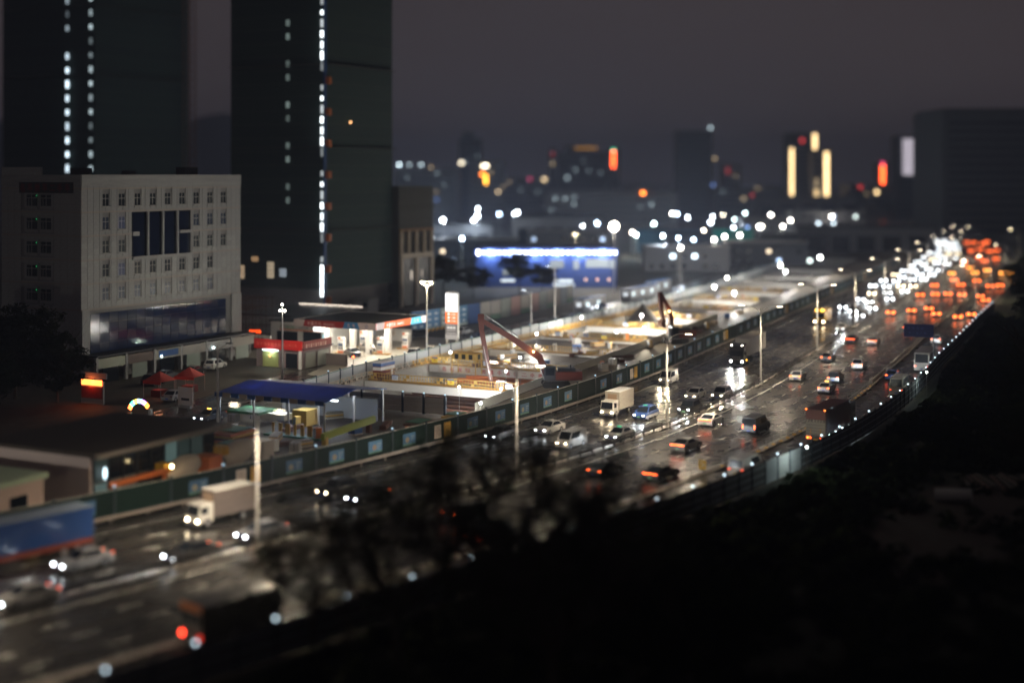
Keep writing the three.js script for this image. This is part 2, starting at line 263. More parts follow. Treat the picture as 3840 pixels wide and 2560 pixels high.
// slabs that deck over parts of the pit
for (const [u0, u1, v0, v1, l] of [[212, 229.6, .2, .98, 'second and third'], [232.6, 251.4, 0.02, .9, 'third and fourth'], [301, 321, .3, .98, 'sixth and seventh']]) {
  const t = thing('steel_deck', `rusty steel deck over the pit between the ${l} struts`, 'deck', (u0 + u1) / 2, 0, {});
  const um = (u0 + u1) / 2, a = pitL(um), b = pitR(um), z0 = a + (b - a) * v0, z1 = a + (b - a) * v1;
  t.position.copy(P(um, (z0 + z1) / 2, -.55));
  const n = Math.round((z1 - z0) / 2.2), w = (z1 - z0) / n;
  for (let k = 0; k < n; k++) bx(t, 'deck_plate', mat.plate, 0, (k * 7 % 3) * .012, (k + .5) * w - (z1 - z0) / 2, u1 - u0 - .1, .2, w - .06);
}
// concrete slabs, pipes and heaps lying about the pit
{
  const bracing = thing('steel_bracing', 'rusty steel pipes bracing the near end of the pit', 'bracing', 176, (pitL(176) + pitR(176)) / 2, { y: -3 });
  for (let k = 0; k < 5; k++) part(bracing, 'pipe', CYL, mat.rust, [-6 + k * 3, 0, 0], [.5, 24, .5], [Math.PI / 2, 0, 0]);
  const m = thing('sand_heap', 'brown heap of spoil beside the pit beyond the far excavator', 'heap', 292, -122, { y: -6 });
  const cone = new THREE.ConeGeometry(9, 9.5, 22, 6); const q = cone.attributes.position; for (let i = 0; i < q.count; i++) { const k = 1 + .12 * Math.sin(i * 2.3); q.setX(i, q.getX(i) * k); q.setZ(i, q.getZ(i) * (2 - k)); } cone.computeVertexNormals();
  part(m, 'heap', cone, mat.mud, [0, 4.7, 0]);
}

// ---------------------------------------------------------------- hoardings, rails and fences
const ribbed = (() => { const g = []; for (let i = 0; i < 9; i++) g.push(boxAt(-.9 + i * .225, .62, (i % 2) * .05, .13, 1.24, .05)); g.push(boxAt(0, .62, .0, 2.0, 1.22, .03)); return flat(g); })();
{
  const t = thing('ribbed_barrier', 'long white ribbed metal barrier between pit and haul road', 'barrier', 0, 0, { turn: 0 }); t.position.set(0, 0, 0);
  for (let u = 168; u < 300; u += 2.04) { const m = part(t, 'ribbed_panel', ribbed, mat.ribbed, P(u, pitR(u) + .55, .02).toArray()); m.rotation.y = PHI - Math.atan((pitR(u + 2) - pitR(u - 2)) / 4); }
}
const glassLamp = glow(.55, .8, 1, 1.3), brightLamp = glow(.7, .88, 1, 5);
function hoarding(o) {                                           // posts, boards between them, and whatever hangs on the boards
  const t = thing(o.name, o.label, 'hoarding', 0, 0, { turn: 0 }); t.position.set(0, 0, 0);
  let k = 0;
  for (let u = o.u0; u < o.u1; u += o.pitch, k++) {
    const a = turnAt(u + o.pitch / 2), v = o.at(u), p = P(u, v), q = P(u + o.pitch, o.at(u + o.pitch)), len = p.distanceTo(q), ry = Math.atan2(-(q.z - p.z), q.x - p.x), mid = p.clone().add(q).multiplyScalar(.5);
    const post = part(t, 'post', BOX, o.postMat, [p.x, (o.h + .25) / 2, p.z], [o.post, o.h + .25, o.post]); post.rotation.y = ry;
    if (o.board) { const b = part(t, 'board', BOX, o.boardMat(k), [mid.x, o.low + o.h / 2, mid.z], [len - o.post - .02, o.h - o.low, .07]); b.rotation.y = ry; }
    if (o.rails) for (const y of o.rails) { const b = part(t, 'rail', BOX, o.railMat, [mid.x, y, mid.z], [len - o.post, .09, .14]); b.rotation.y = ry; }
    if (o.lampEvery && k % o.lampEvery === 0) { const l = part(t, 'post_lamp', BALL, o.lamp || glassLamp, [p.x, o.h + .34, p.z], o.lampSize || [.24, .2, .24]); }
    if (o.each) o.each(t, k, mid, ry, len);
  }
  return t;
}
const boardGreens = [M(.010, .026, .021, .8, { specularIntensity: .35 }), M(.011, .024, .020, .85, { specularIntensity: .35 }), M(.009, .022, .019, .8, { specularIntensity: .35 })];
const roadHoarding = hoarding({
  name: 'construction_hoarding', label: 'long dark green hoarding with blue posters along the oncoming carriageway', u0: 62, u1: 520, pitch: 6.25, at: (u) => -85.3 + off(u), h: 2.7, low: .05, post: .22, postMat: mat.postDark, board: true, boardMat: (k) => boardGreens[k % 3], lampEvery: 2,
  each(t, k, mid, ry, len) {
    const n = new THREE.Vector3(Math.sin(ry), 0, Math.cos(ry)), x = new THREE.Vector3(Math.cos(ry), 0, -Math.sin(ry));
    const put = (name, m, along, w, h, y = 1.42) => { const p = mid.clone().addScaledVector(n, .06).addScaledVector(x, along), b = part(t, name, new THREE.BoxGeometry(w, h, .03), m, [p.x, y, p.z]); b.rotation.y = ry; };
    if (k % 9 === 4 || k === 8) { put('notice', NOTICE_WHITE, -.9, 1.3, 1.55); put('yellow_notice', NOTICE_YELLOW, 1.0, 1.35, 1.75); } else if (k % 13 !== 6) put('poster', POSTERS[(k * 7 + (k >> 2)) % 3], (k % 4 - 1.5) * .06, 2.3, 1.35, 1.42 + (k % 3 - 1) * .03);
    const c = part(t, 'capping', BOX, mat.ribbed, [mid.x, 2.73, mid.z], [len - .24, .05, .16]); c.rotation.y = ry;
  },
});
// w-beam guard rail in front of it
function guardrail(name, label, at, u0, u1, pitch, ys, m, side, postH, far) {
  const t = thing(name, label, 'guardrail', 0, 0, { turn: 0 }); t.position.set(0, 0, 0);
  for (let u = u0; u < u1; u += pitch) { const p = P(u, at(u)), b = part(t, 'post', BOX, m, [p.x, postH / 2, p.z], [.13, postH, .13]); b.rotation.y = turnAt(u); }
  for (const [y, h, dv] of ys) {
    const lo = strip((u) => at(u) + dv - .03, (u) => at(u) + dv + .03, u0, u1, y + h), hi = wallBand(rangeU(u0, u1, 6).map((u) => [u, at(u) + dv + .03]), y, y + h), bk = wallBand(rangeU(u0, u1, 6).map((u) => [u, at(u) + dv - .03]).reverse(), y, y + h);
    part(t, 'rail', flat([lo, hi, bk]), m);
  }
  return t;
}
guardrail('roadside_guardrail', 'brownish steel guardrail at the foot of the green hoarding', (u) => -84.0 + off(u), 62, 500, 4, [[.45, .32, .12]], mat.kerb, 1, .75);
guardrail('median_guardrail', 'dark double-rail guardrail between the two carriageways', (u) => -66.7 + off(u), 60, 620, 2.6, [[.5, .16, .14], [.85, .14, .0], [.5, .16, -.14]], M(.07, .07, .075, .45, { metalness: .4 }), 1, .98);
guardrail('far_divider_rail', 'pale divider rail beside the service road, far part', (u) => -50.8 + off(u), 216, 420, 4, [[.35, .3, 0], [.8, .1, 0]], M(.22, .18, .14, .6), 1, .9);
{
  const t = thing('divider_fence', 'thin grey railing with ochre feet between outbound lanes and service road', 'railing', 0, 0, { turn: 0 }); t.position.set(0, 0, 0);
  for (let u = 148; u < 215; u += 2.45) {
    const p = P(u, -50.8 + off(u)), q = P(u + 2.45, -50.8 + off(u + 2.45)), ry = turnAt(u), mid = p.clone().add(q).multiplyScalar(.5);
    part(t, 'post', BOX, mat.grey, [p.x, .75, p.z], [.08, 1.2, .08]).rotation.y = ry; part(t, 'foot', BOX, mat.yellowDeep, [p.x, .24, p.z], [.5, .16, .3]).rotation.y = ry;
    const bars = [boxAt(0, 1.28, 0, 2.4, .05, .05), boxAt(0, .45, 0, 2.4, .05, .05)]; for (let k = 0; k < 9; k++) bars.push(boxAt(-1 + k * .25, .86, 0, .02, .8, .02));
    part(t, 'railing_bay', flat(bars), mat.grey, [mid.x, 0, mid.z]).rotation.y = ry;
  }
}
const paleLitBoards = [M(.42, .45, .47, .6), M(.38, .42, .45, .6), M(.44, .46, .46, .6)];  // pale site boards, also used as painted lamplight on the grey hoarding
const greyBoards = [M(.075, .08, .085, .7), M(.085, .09, .09, .7), M(.068, .072, .08, .7)];
hoarding({ name: 'roadside_hoarding', label: 'grey ribbed hoarding with small post lamps, along the scrubland', u0: 63, u1: 345, pitch: 3.15, at: (u) => -43.3 + off(u) + .012 * Math.max(0, u - 240), h: 2.4, low: .05, post: .2, postMat: mat.postDark, board: true, boardMat: (k) => (k >= 25 && k <= 27 ? paleLitBoards : greyBoards)[k % 3], rails: [.5, 1.25, 2.0], railMat: mat.greyPanel, lampEvery: 2, lamp: brightLamp, lampSize: [.2, .16, .2] });  // three boards paler than the rest: lamp glow put into their colour
hoarding({ name: 'site_hoarding', label: 'pale panel hoarding with dark posts along the left rim of the pit', u0: 164, u1: 480, pitch: 4.1, at: (u) => pitL(u) - 1.1, h: 2.1, low: .1, post: .24, postMat: mat.postDark, board: true, boardMat: (k) => paleLitBoards[k % 3], rails: [.35, 2.05], railMat: mat.greenRail, lampEvery: 3 });
{                                                                // the hoarding across the near end of the pit
  const t = thing('near_hoarding', 'white plank hoarding with dark posts across the near end of the pit', 'hoarding', 162.5, -105.6, { turn: PHI });
  for (let k = 0; k < 7; k++) {
    const z = -10.5 + k * 3.3; bx(t, 'post', mat.postDark, 0, 1.35, z, .3, 2.7, .3);
    const l = part(t, 'post_lamp', BALL, glassLamp, [0, 2.8, z], [.24, .2, .24]);
    if (k < 6) for (let j = 0; j < 3; j++) bx(t, 'plank', k > 2 ? mat.frameCream : mat.grey, .0, .5 + j * .72, z + 1.65, .06, .68, 3.0);
  }
}
// site floodlights: a globe on a stand, with its light inside
function flood(u, v, y, h, k, label, size = .34, col = [1, .96, .9]) {
  const t = thing('flood_lamp', label, 'floodlight', u, v, { y, group: 'site floodlights' });
  part(t, 'stand', flat([bar([0, 0, 0], [0, h - size / 2, 0], .05), bar([.5, 0, 0], [0, .9, 0], .03), bar([-.4, 0, .4], [0, .9, 0], .03), bar([-.4, 0, -.4], [0, .9, 0], .03)]), mat.grey);
  part(t, 'lamp_globe', BALL, glow(...col, 60), [0, h, 0], [size, size, size]);
  const l = new THREE.PointLight(new THREE.Color().setRGB(...col), k * 1.45); l.position.set(0, size > .36 ? h - size * .5 - .25 : h, 0); l.shadow.radius = Math.min(size, .4) * 20; l.castShadow = true; l.name = 'flood_light'; t.add(l);
}

// ---------------------------------------------------------------- floodlights of the site
flood(188.4, -101, -.1, 2.6, 170, 'globe floodlight on the nearest strut beside the excavator boom');
flood(178.7, -103.5, -7, 8.2, 170, 'globe floodlight in the near bay left of the excavator bucket');
flood(180.2, -97.4, -6, 7.2, 170, 'globe floodlight in the near bay right of the excavator bucket');
flood(163.1, -91.2, 0, 2, 120, 'glaring globe floodlight at the corner of the near hoarding');
flood(241, -106, -.1, 3.1, 190, 'globe floodlight left of the far excavator');
flood(250.9, -104.6, -.1, 3, 120, 'globe floodlight beside the far excavator cab', .34, [1, .86, .62]);
flood(214, -112, -5, 6, 180, 'globe floodlight low between second and third struts');
flood(272, -114, -2, 5, 420, 'globe floodlight standing before the fifth strut', .45, [1, .94, .84]);
flood(296, -118, -2, 5, 480, 'globe floodlight standing before the sixth strut', .45, [1, .93, .82]);
flood(322.7, -111.5, 0, 4, 520, 'bright floodlight on the seventh strut far up the pit', .7);
flood(356, -125, 0, 5, 520, 'floodlight far up the pit beyond the eighth strut', .6, [1, .94, .84]);
flood(386.3, -118.5, 0, 5, 520, 'floodlight at the ninth strut far up the pit', .7);
flood(232, -118, -.1, 3, 260, 'globe floodlight at the left end of the third strut', .34, [1, .94, .82]);
flood(262, -123, -1, 4, 300, 'globe floodlight near the left rim past the fourth strut', .34, [1, .94, .84]);
flood(338, -122, 0, 4, 480, 'floodlight between seventh and eighth struts, far up the pit', .7, [1, .92, .8]);
flood(412, -128, 0, 5, 600, 'floodlight past the tenth strut, far up the pit', .8, [1, .93, .82]);
flood(440.6, -124, 0, 6, 420, 'high floodlight at the far end of the pit', .9);
flood(206, -121, -.2, 2.4, 55, 'small floodlight by the left rim beside the yellow guard cage', .35);

// ---------------------------------------------------------------- office block
{
  const U0 = 162, U1 = 200.4, V1 = -161, V0 = -178, HT = 32;
  const t = thing('office_block', 'pale tiled seven-storey office block with small square windows', 'building', U0, V1);
  const W = U1 - U0, D = V1 - V0, core = M(.20, .20, .20, .85);
  const tones = [.50, .46, .53, .48].map((k) => M(k * .74, k * .775, k * .80, .75, { map: rep(wallTone, .4, .4) })), band = M(.30, .27, .24, .8);
  bx(t, 'wall', core, W / 2, HT / 2 - .2, -D / 2, W - .3, HT - .4, D - .3);
  bx(t, 'parapet', tones[1], W / 2, HT - .9, .02, W, 1.8, .3); bx(t, 'parapet', tones[1], -.02, HT - .9, -D / 2, .3, 1.8, D); bx(t, 'parapet', tones[1], W - .12, HT - .9, -D / 2 - .1, .3, 1.8, D - .3); bx(t, 'raised_parapet', tones[2], 0, HT + .6, -D + 4.4, .32, 1.2, 8.6);
  const rows = [28.0, 24.35, 20.65, 16.95, 13.25], cols = Array.from({ length: 9 }, (_, i) => 5.3 + i * 3.56);
  const has = (r, c) => !((r === 1 || r === 2) && c > 1 && c < 6) && !((r > 2) && c === 8);
  const glassTones = [M(.02, .026, .03, .15), M(.035, .045, .05, .2), M(.03, .045, .075, .2)], sash = M(.42, .42, .40, .6);
  const open = [];
  rows.forEach((y, r) => cols.forEach((x, c) => {
    if (!has(r, c)) return; open.push([x, y, .78, .98]);
    const w = bx(t, 'window', [11, 31].includes(r * 10 + c) ? glow(.25, .4, 1, .04) : glassTones[(r * 5 + c * 3) % 3], x, y, -.12, 1.52, 1.92, .05);
    const f = flat([boxAt(0, .14, .52, 1.0 / 1, .04, 1), boxAt(-.02, 0, .52, .05, 1, 1), boxAt(0, -.5, .5, 1, .05, 1.4), boxAt(.48, 0, .52, .05, 1, 1), boxAt(-.48, 0, .52, .05, 1, 1)]);
    part(w, 'frame', f, sash);
    bx(t, 'window_sill', tones[2], x, y - 1.06, .09, 1.7, .1, .2);
  }));
  const lx0 = 11.0, lx1 = 25.2, ly0 = 18.7, ly1 = 26.0; open.push([(lx0 + lx1) / 2, (ly0 + ly1) / 2, (lx1 - lx0) / 2, (ly1 - ly0) / 2]);
  // recessed loggia with four tall bays
  bx(t, 'loggia_back', mat.navyGlass, (lx0 + lx1) / 2, (ly0 + ly1) / 2, -.13, lx1 - lx0, ly1 - ly0, .06);
  for (let i = 0; i < 4; i++) bx(t, 'loggia_pane', mat.glassBlue, lx0 + 1.7 + i * 3.55, (ly0 + ly1) / 2, -.08, 2.5, ly1 - ly0 - .4, .04);
  for (let i = 1; i < 4; i++) part(t, 'loggia_column', CYL, tones[0], [lx0 + i * 3.55, (ly0 + ly1) / 2, .2], [.5, ly1 - ly0, .5]);
  bx(t, 'loggia_floor', tones[1], lx0 + .75, 22.5, .1, 1.5, .7, .5); bx(t, 'loggia_floor', tones[1], lx1 - 1.5, 22.5, .1, 3, .5, .5); bx(t, 'loggia_floor', tones[1], (lx0 + lx1) / 2, 18.6, .12, lx1 - lx0, .5, .55);
  for (const y of [29.85, 26.2, 22.5, 18.75, 15.05, 11.1]) {
    if (y === 22.5) { bx(t, 'band', band, lx0 / 2, y, .07, lx0, .26, .1); bx(t, 'band', band, (lx1 + W) / 2, y, .07, W - lx1, .26, .1); } else bx(t, 'band', band, W / 2, y, .07, W, .26, .1);
    bx(t, 'band', band, -.07, y, -D / 2, .1, .26, D);
  }
  // stone cladding, each slab on its own up to the limit, the rest as one
  const slab = new THREE.BoxGeometry(1, 1, 1), rest = []; let n = 0;
  const cells = [];
  for (let y = 11.25; y < 30; y += .925) for (let x = 0; x < W; x += 1.28) cells.push([x + .64, y + .46]);
  cells.forEach(([x, y]) => {
    for (const [ox, oy, hw, hh] of open) if (Math.abs(x - ox) < hw + .52 && Math.abs(y - oy) < hh + .36) {
      const l = x - .62, r = x + .62; if (Math.abs(y - oy) < hh + .4) { if (l < ox - hw && r < ox + hw) { const w2 = ox - hw - l; if (w2 > .15) rest.push(boxAt(l + w2 / 2, y, .01, w2 - .03, .9, .07)); } else if (r > ox + hw && l > ox - hw) { const w2 = r - ox - hw; if (w2 > .15) rest.push(boxAt(r - w2 / 2, y, .01, w2 - .03, .9, .07)); } }
      return;
    }
    if (n < 295 && (y < 21)) { n++; part(t, 'stone_slab', slab, tones[Math.floor(rnd() * 4)], [x, y, .01], [1.245, .895, .07]); } else rest.push(boxAt(x, y, .01, 1.245, .895, .07));
  });
  const r1 = part(t, 'stone_cladding', flat(rest), tones[1]); r1.userData.kind = 'stuff';
  const side = []; for (let y = 4.3; y < 30; y += .925) for (let z = 0; z > -D + .5; z -= 1.42) { const cz = z - .71, cy = y + .46; if (rows.some((ry) => Math.abs(cy - ry) < 1.3) && (Math.abs(cz + 7.5) < 1.5 || Math.abs(cz + 10.6) < 1.5)) continue; side.push(boxAt(.01, cy, cz, .07, .895, 1.385)); }
  const r2 = part(t, 'side_cladding', flat(side), tones[0], [-.02, 0, 0]); r2.userData.kind = 'stuff';
  rows.forEach((y, r) => [-7.4, -10.5].forEach((z, c) => {
    const w = bx(t, 'side_window', glassTones[(r + c) % 2], .06, y, z, .05, 1.75, 2.2);
    part(w, 'frame', flat([boxAt(-.6, .2, 0, 1, .04, 1), boxAt(-.6, 0, 0, 1, 1, .03), boxAt(-.6, -.3, -.3, 1, .9, .02)]), sash);
    bx(t, 'side_wall', tones[3], .04, y, z + (c ? -1.35 : 1.35), .1, 2.6, .5); bx(t, 'side_wall', tones[3], .04, y + 1.15, z, .1, .5, 2.5); bx(t, 'side_wall', tones[3], .04, y - 1.15, z, .1, .5, 2.5);
    if (c === 1) part(t, 'exit_lamp', BALL, glow(.05, 1, .3, .8), [-.1, y + .72, z + 1.15], [.12, .12, .12]);
  }));
  const letters = print(512, 64, (c, w, h) => { c.fillStyle = '#2c2c2e'; c.fillRect(0, 0, w, h); ['ming', 'che', 'zhi', 'che', 'er', 'shou', 'che'].forEach((k, i) => glyph(c, k, 8 + i * 71, 6, 52, '#6e1512', .12)); });
  part(t, 'roof_lettering', new THREE.BoxGeometry(11.5, 1.7, .12), letters, [-.22, HT - 2, -7.2], null, [0, -Math.PI / 2, 0]);
  const M1 = M(.012, .022, .062, .06), M2 = M(.010, .019, .052, .1);
  // curtain of blue glass above the shops
  for (let i = 0; i < 16; i++) for (let j = 0; j < 4; j++) bx(t, 'glass_pane', [M1, M2][(i * 3 + j) % 2], 2.8 + i * 2.03, 4.9 + j * 1.58, .12, 1.98, 1.53, .05);
  bx(t, 'corner_pier', tones[0], .8, 5.6, .1, 1.6, 11, .3); bx(t, 'corner_pier', tones[0], W - 1.3, 5.6, .1, 2.6, 11, .3);
  // shop fronts
  bx(t, 'shop_canopy', mat.dark, W / 2, 4.15, 1.6, W, .25, 3.6);
  const shop = [[M(.40, .44, .36, .7), null], [mat.brick, null], [M(.30, .30, .26, .7), mat.bluePaint], [M(.32, .31, .29, .7), null], [mat.grey, null], [M(.36, .34, .31, .7), null]];
  shop.forEach(([m, s], i) => {
    bx(t, 'shop_wall', m, 3.4 + i * 6.4, 3.0, 2.9, 6.0, 1.5, .3); bx(t, 'shop_door', i % 2 ? M(.25, .30, .27, .4) : mat.glassDark, 3.4 + i * 6.4, 1.15, 2.8, 3.4, 2.3, .12); bx(t, 'shop_pier', tones[2], .2 + i * 6.4, 2.0, 2.9, .5, 4.0, .5);
    if (s) bx(t, 'shop_sign', s, 3.4 + i * 6.4, 3.1, 3.12, 4.5, 1.0, .12);
    if (i === 2 || i === 4) part(t, 'wall_lamp', BALL, glow(.8, 1, 1, 14), [5.6 + i * 6.4 - 4, 2.7, 3.3], [.3, .3, .3]);
  });
  for (const [x, y, z, r] of [[6, HT + .7, -6, 1.4], [20, HT + .5, -9, 1.0], [30, HT + .8, -5, 1.6]]) bx(t, 'roof_plant', mat.dark, x, y - .3, z, r * 2, r, r * 1.4);
}
{
  const t = thing('text_display', 'red-lit text display on a white board beside the office corner', 'sign', 202.4, -158.6, { y: 0 });
  bx(t, 'board', mat.whitePaint, 0, 3.0, 0, .3, 1.0, 5.6); bx(t, 'leg', mat.grey, .2, 1.25, -2, .2, 2.5, .2); bx(t, 'leg', mat.grey, .2, 1.25, 2, .2, 2.5, .2);
  part(t, 'lit_text', new THREE.BoxGeometry(2.6, .9, .1), litPrint(256, 72, (c, w, h) => { c.fillStyle = '#000'; c.fillRect(0, 0, w, h); c.fillStyle = '#ff4a12'; c.font = 'bold 58px sans-serif'; c.fillText('E560', 6, 56); glyph(c, 'chong', 140, 8, 50, '#ff4a12', .12); glyph(c, 'dian', 198, 8, 50, '#ff4a12', .12); }, 5), [-.1, 4.1, -.6], null, [0, -Math.PI / 2, 0]);
  part(t, 'dark_text', new THREE.BoxGeometry(4.8, .7, .04), print(256, 40, (c, w, h) => { c.fillStyle = '#cfcdc8'; c.fillRect(0, 0, w, h); scribble(c, 30, 6, 4, 28, '#403830', 1.7); }), [-.18, 3.0, 0], null, [0, -Math.PI / 2, 0]);
}

// ---------------------------------------------------------------- filling station
structure('forecourt', patch([[198, -163], [198, -140], [186, -136], [184, -129.5], [240, -130.4], [240, -163]], .03), mat.slab);
{
  const t = thing('fuel_canopy', 'dark flat fuel station canopy with red, blue and white lettered fascia', 'canopy', 203.5, -134.3);
  const L = 16.6, W = 17.2, y0 = 5.45, h = 1.15;
  bx(t, 'roof', mat.dark, L / 2, y0 + h - .25, -W / 2, L - .3, .3, W - .3); bx(t, 'soffit', M(.66, .66, .64, .5), L / 2, y0 + .08, -W / 2, L - .3, .12, W - .3);
  const art = (c, w, h, wr) => {
    c.fillStyle = '#b9a9a4'; c.fillRect(0, 0, w, h);
    c.fillStyle = wr.red; c.beginPath(); c.moveTo(w * wr.a + 14, 0); c.lineTo(w * wr.b + 14, 0); c.lineTo(w * wr.b - 14, h); c.lineTo(w * wr.a - 14, h); c.fill();
    c.fillStyle = wr.blue; c.beginPath(); c.moveTo(w * wr.b + 14, 0); c.lineTo(w * wr.c - 14, 0); c.lineTo(w * wr.c + 14, h); c.lineTo(w * wr.b - 14, h); c.fill();
    ['zhong', 'guo', 'shi', 'hua'].forEach((k, i) => glyph(c, k, w * wr.t + i * 46, h * .2, 40, wr.ink, .13));
    c.fillStyle = wr.ink; c.font = 'bold 34px sans-serif'; c.fillText('SINOPEC', w * wr.t + 205, h * .72);
    glyph(c, 'chong', w * wr.e, h * .22, 38, wr.ink, .1); glyph(c, 'dian', w * wr.e + 62, h * .22, 38, wr.ink, .1);
  };
  const front = print(1024, 68, (c, w, h) => { art(c, w, h, { red: '#8e1f1c', blue: '#2f6c9c', ink: '#c9a8a4', a: .13, b: .62, c: .80, t: .17, e: .66 }); c.strokeStyle = '#5a5a8c'; c.lineWidth = 5; c.beginPath(); c.arc(w * .895, h * .5, 17, 0, 7); c.stroke(); c.fillStyle = '#5a5a8c'; c.font = 'bold 22px sans-serif'; c.fillText('E', w * .888, h * .62); });
  const sideArt = litPrint(1024, 68, (c, w, h) => { c.fillStyle = '#fff'; c.fillRect(0, 0, w, h); art(c, w, h, { red: '#ff6a22', blue: '#5fd0ea', ink: '#ffffff', a: .14, b: .66, c: .88, t: .18, e: .72 }); c.fillStyle = '#fff3ee'; c.beginPath(); c.moveTo(w * .88 - 14, 0); c.lineTo(w, 0); c.lineTo(w, h); c.lineTo(w * .88 + 14, h); c.fill(); }, 1.5);
  part(t, 'front_fascia', new THREE.BoxGeometry(W, h, .18), front, [-.1, y0 + h / 2, -W / 2], null, [0, -Math.PI / 2, 0]);
  part(t, 'lit_fascia', new THREE.BoxGeometry(L, h, .18), sideArt, [L / 2, y0 + h / 2, .1]);
  bx(t, 'rear_fascia', mat.whitePaint, L + .05, y0 + h / 2, -W / 2, .16, h, W); bx(t, 'left_fascia', mat.whitePaint, L / 2, y0 + h / 2, -W - .05, L, h, .16);
  const cw = M(.62, .60, .57, .5);
  for (const [x, z] of [[5.5, -13.8], [15.4, -15.2], [8.9, -7.3], [16.0, -7.6]].map(([x, z]) => [Math.min(x, 15.6), z])) bx(t, 'column', cw, x, y0 / 2, z, .9, y0, 1.0);
  for (const x of [3.2, 8.3, 13.4]) for (const z of [-2.8, -8.6, -14.4]) {
    const p = bx(t, 'lamp_panel', glow(1, .93, .8, 6), x, y0 - .02, z, 1.3, .06, 1.3);
    const l = new THREE.RectAreaLight(new THREE.Color().setRGB(1, .91, .76), 120, 1.2, 1.2); l.name = 'canopy_light'; l.position.set(x, y0 - .08, z); l.rotation.x = -Math.PI / 2; t.add(l);
  }
}
// pumps on their striped islands
[[209.6, -145.6, 'front left'], [212.8, -139.4, 'front right'], [219.6, -147.6, 'rear left'], [221.2, -139.4, 'rear right']].forEach(([u, v, w]) => {
  const t = thing('fuel_pump', `white fuel pump with orange cap on the ${w} island`, 'fuel pump', u, v, { y: .03, group: 'fuel pumps' });
  bx(t, 'island', STRIPES, .2, .09, 0, 1.1, .18, 3.6); bx(t, 'cabinet', M(.66, .65, .62, .4), 0, 1.28, 0, .75, 2.2, 1.25); bx(t, 'display', M(.05, .07, .12, .3), -.4, 1.75, 0, .06, .5, 1.0);
  bx(t, 'lower_panel', mat.orangePaint, -.4, .45, 0, .05, .4, 1.1); for (const z of [-.35, 0, .35]) bx(t, 'nozzle', mat.black, -.45, 1.15, z, .14, .42, .1);
  const c = bx(t, 'cap_sign', M(.7, .69, .66, .4), 0, 2.85, 0, .4, .5, 1.5); bx(t, 'cap_badge', mat.orangePaint, -.22, 2.85, -.4, .04, .34, .5);
  bx(t, 'cap_post', mat.grey, 0, 2.5, 0, .15, .3, .6);
});
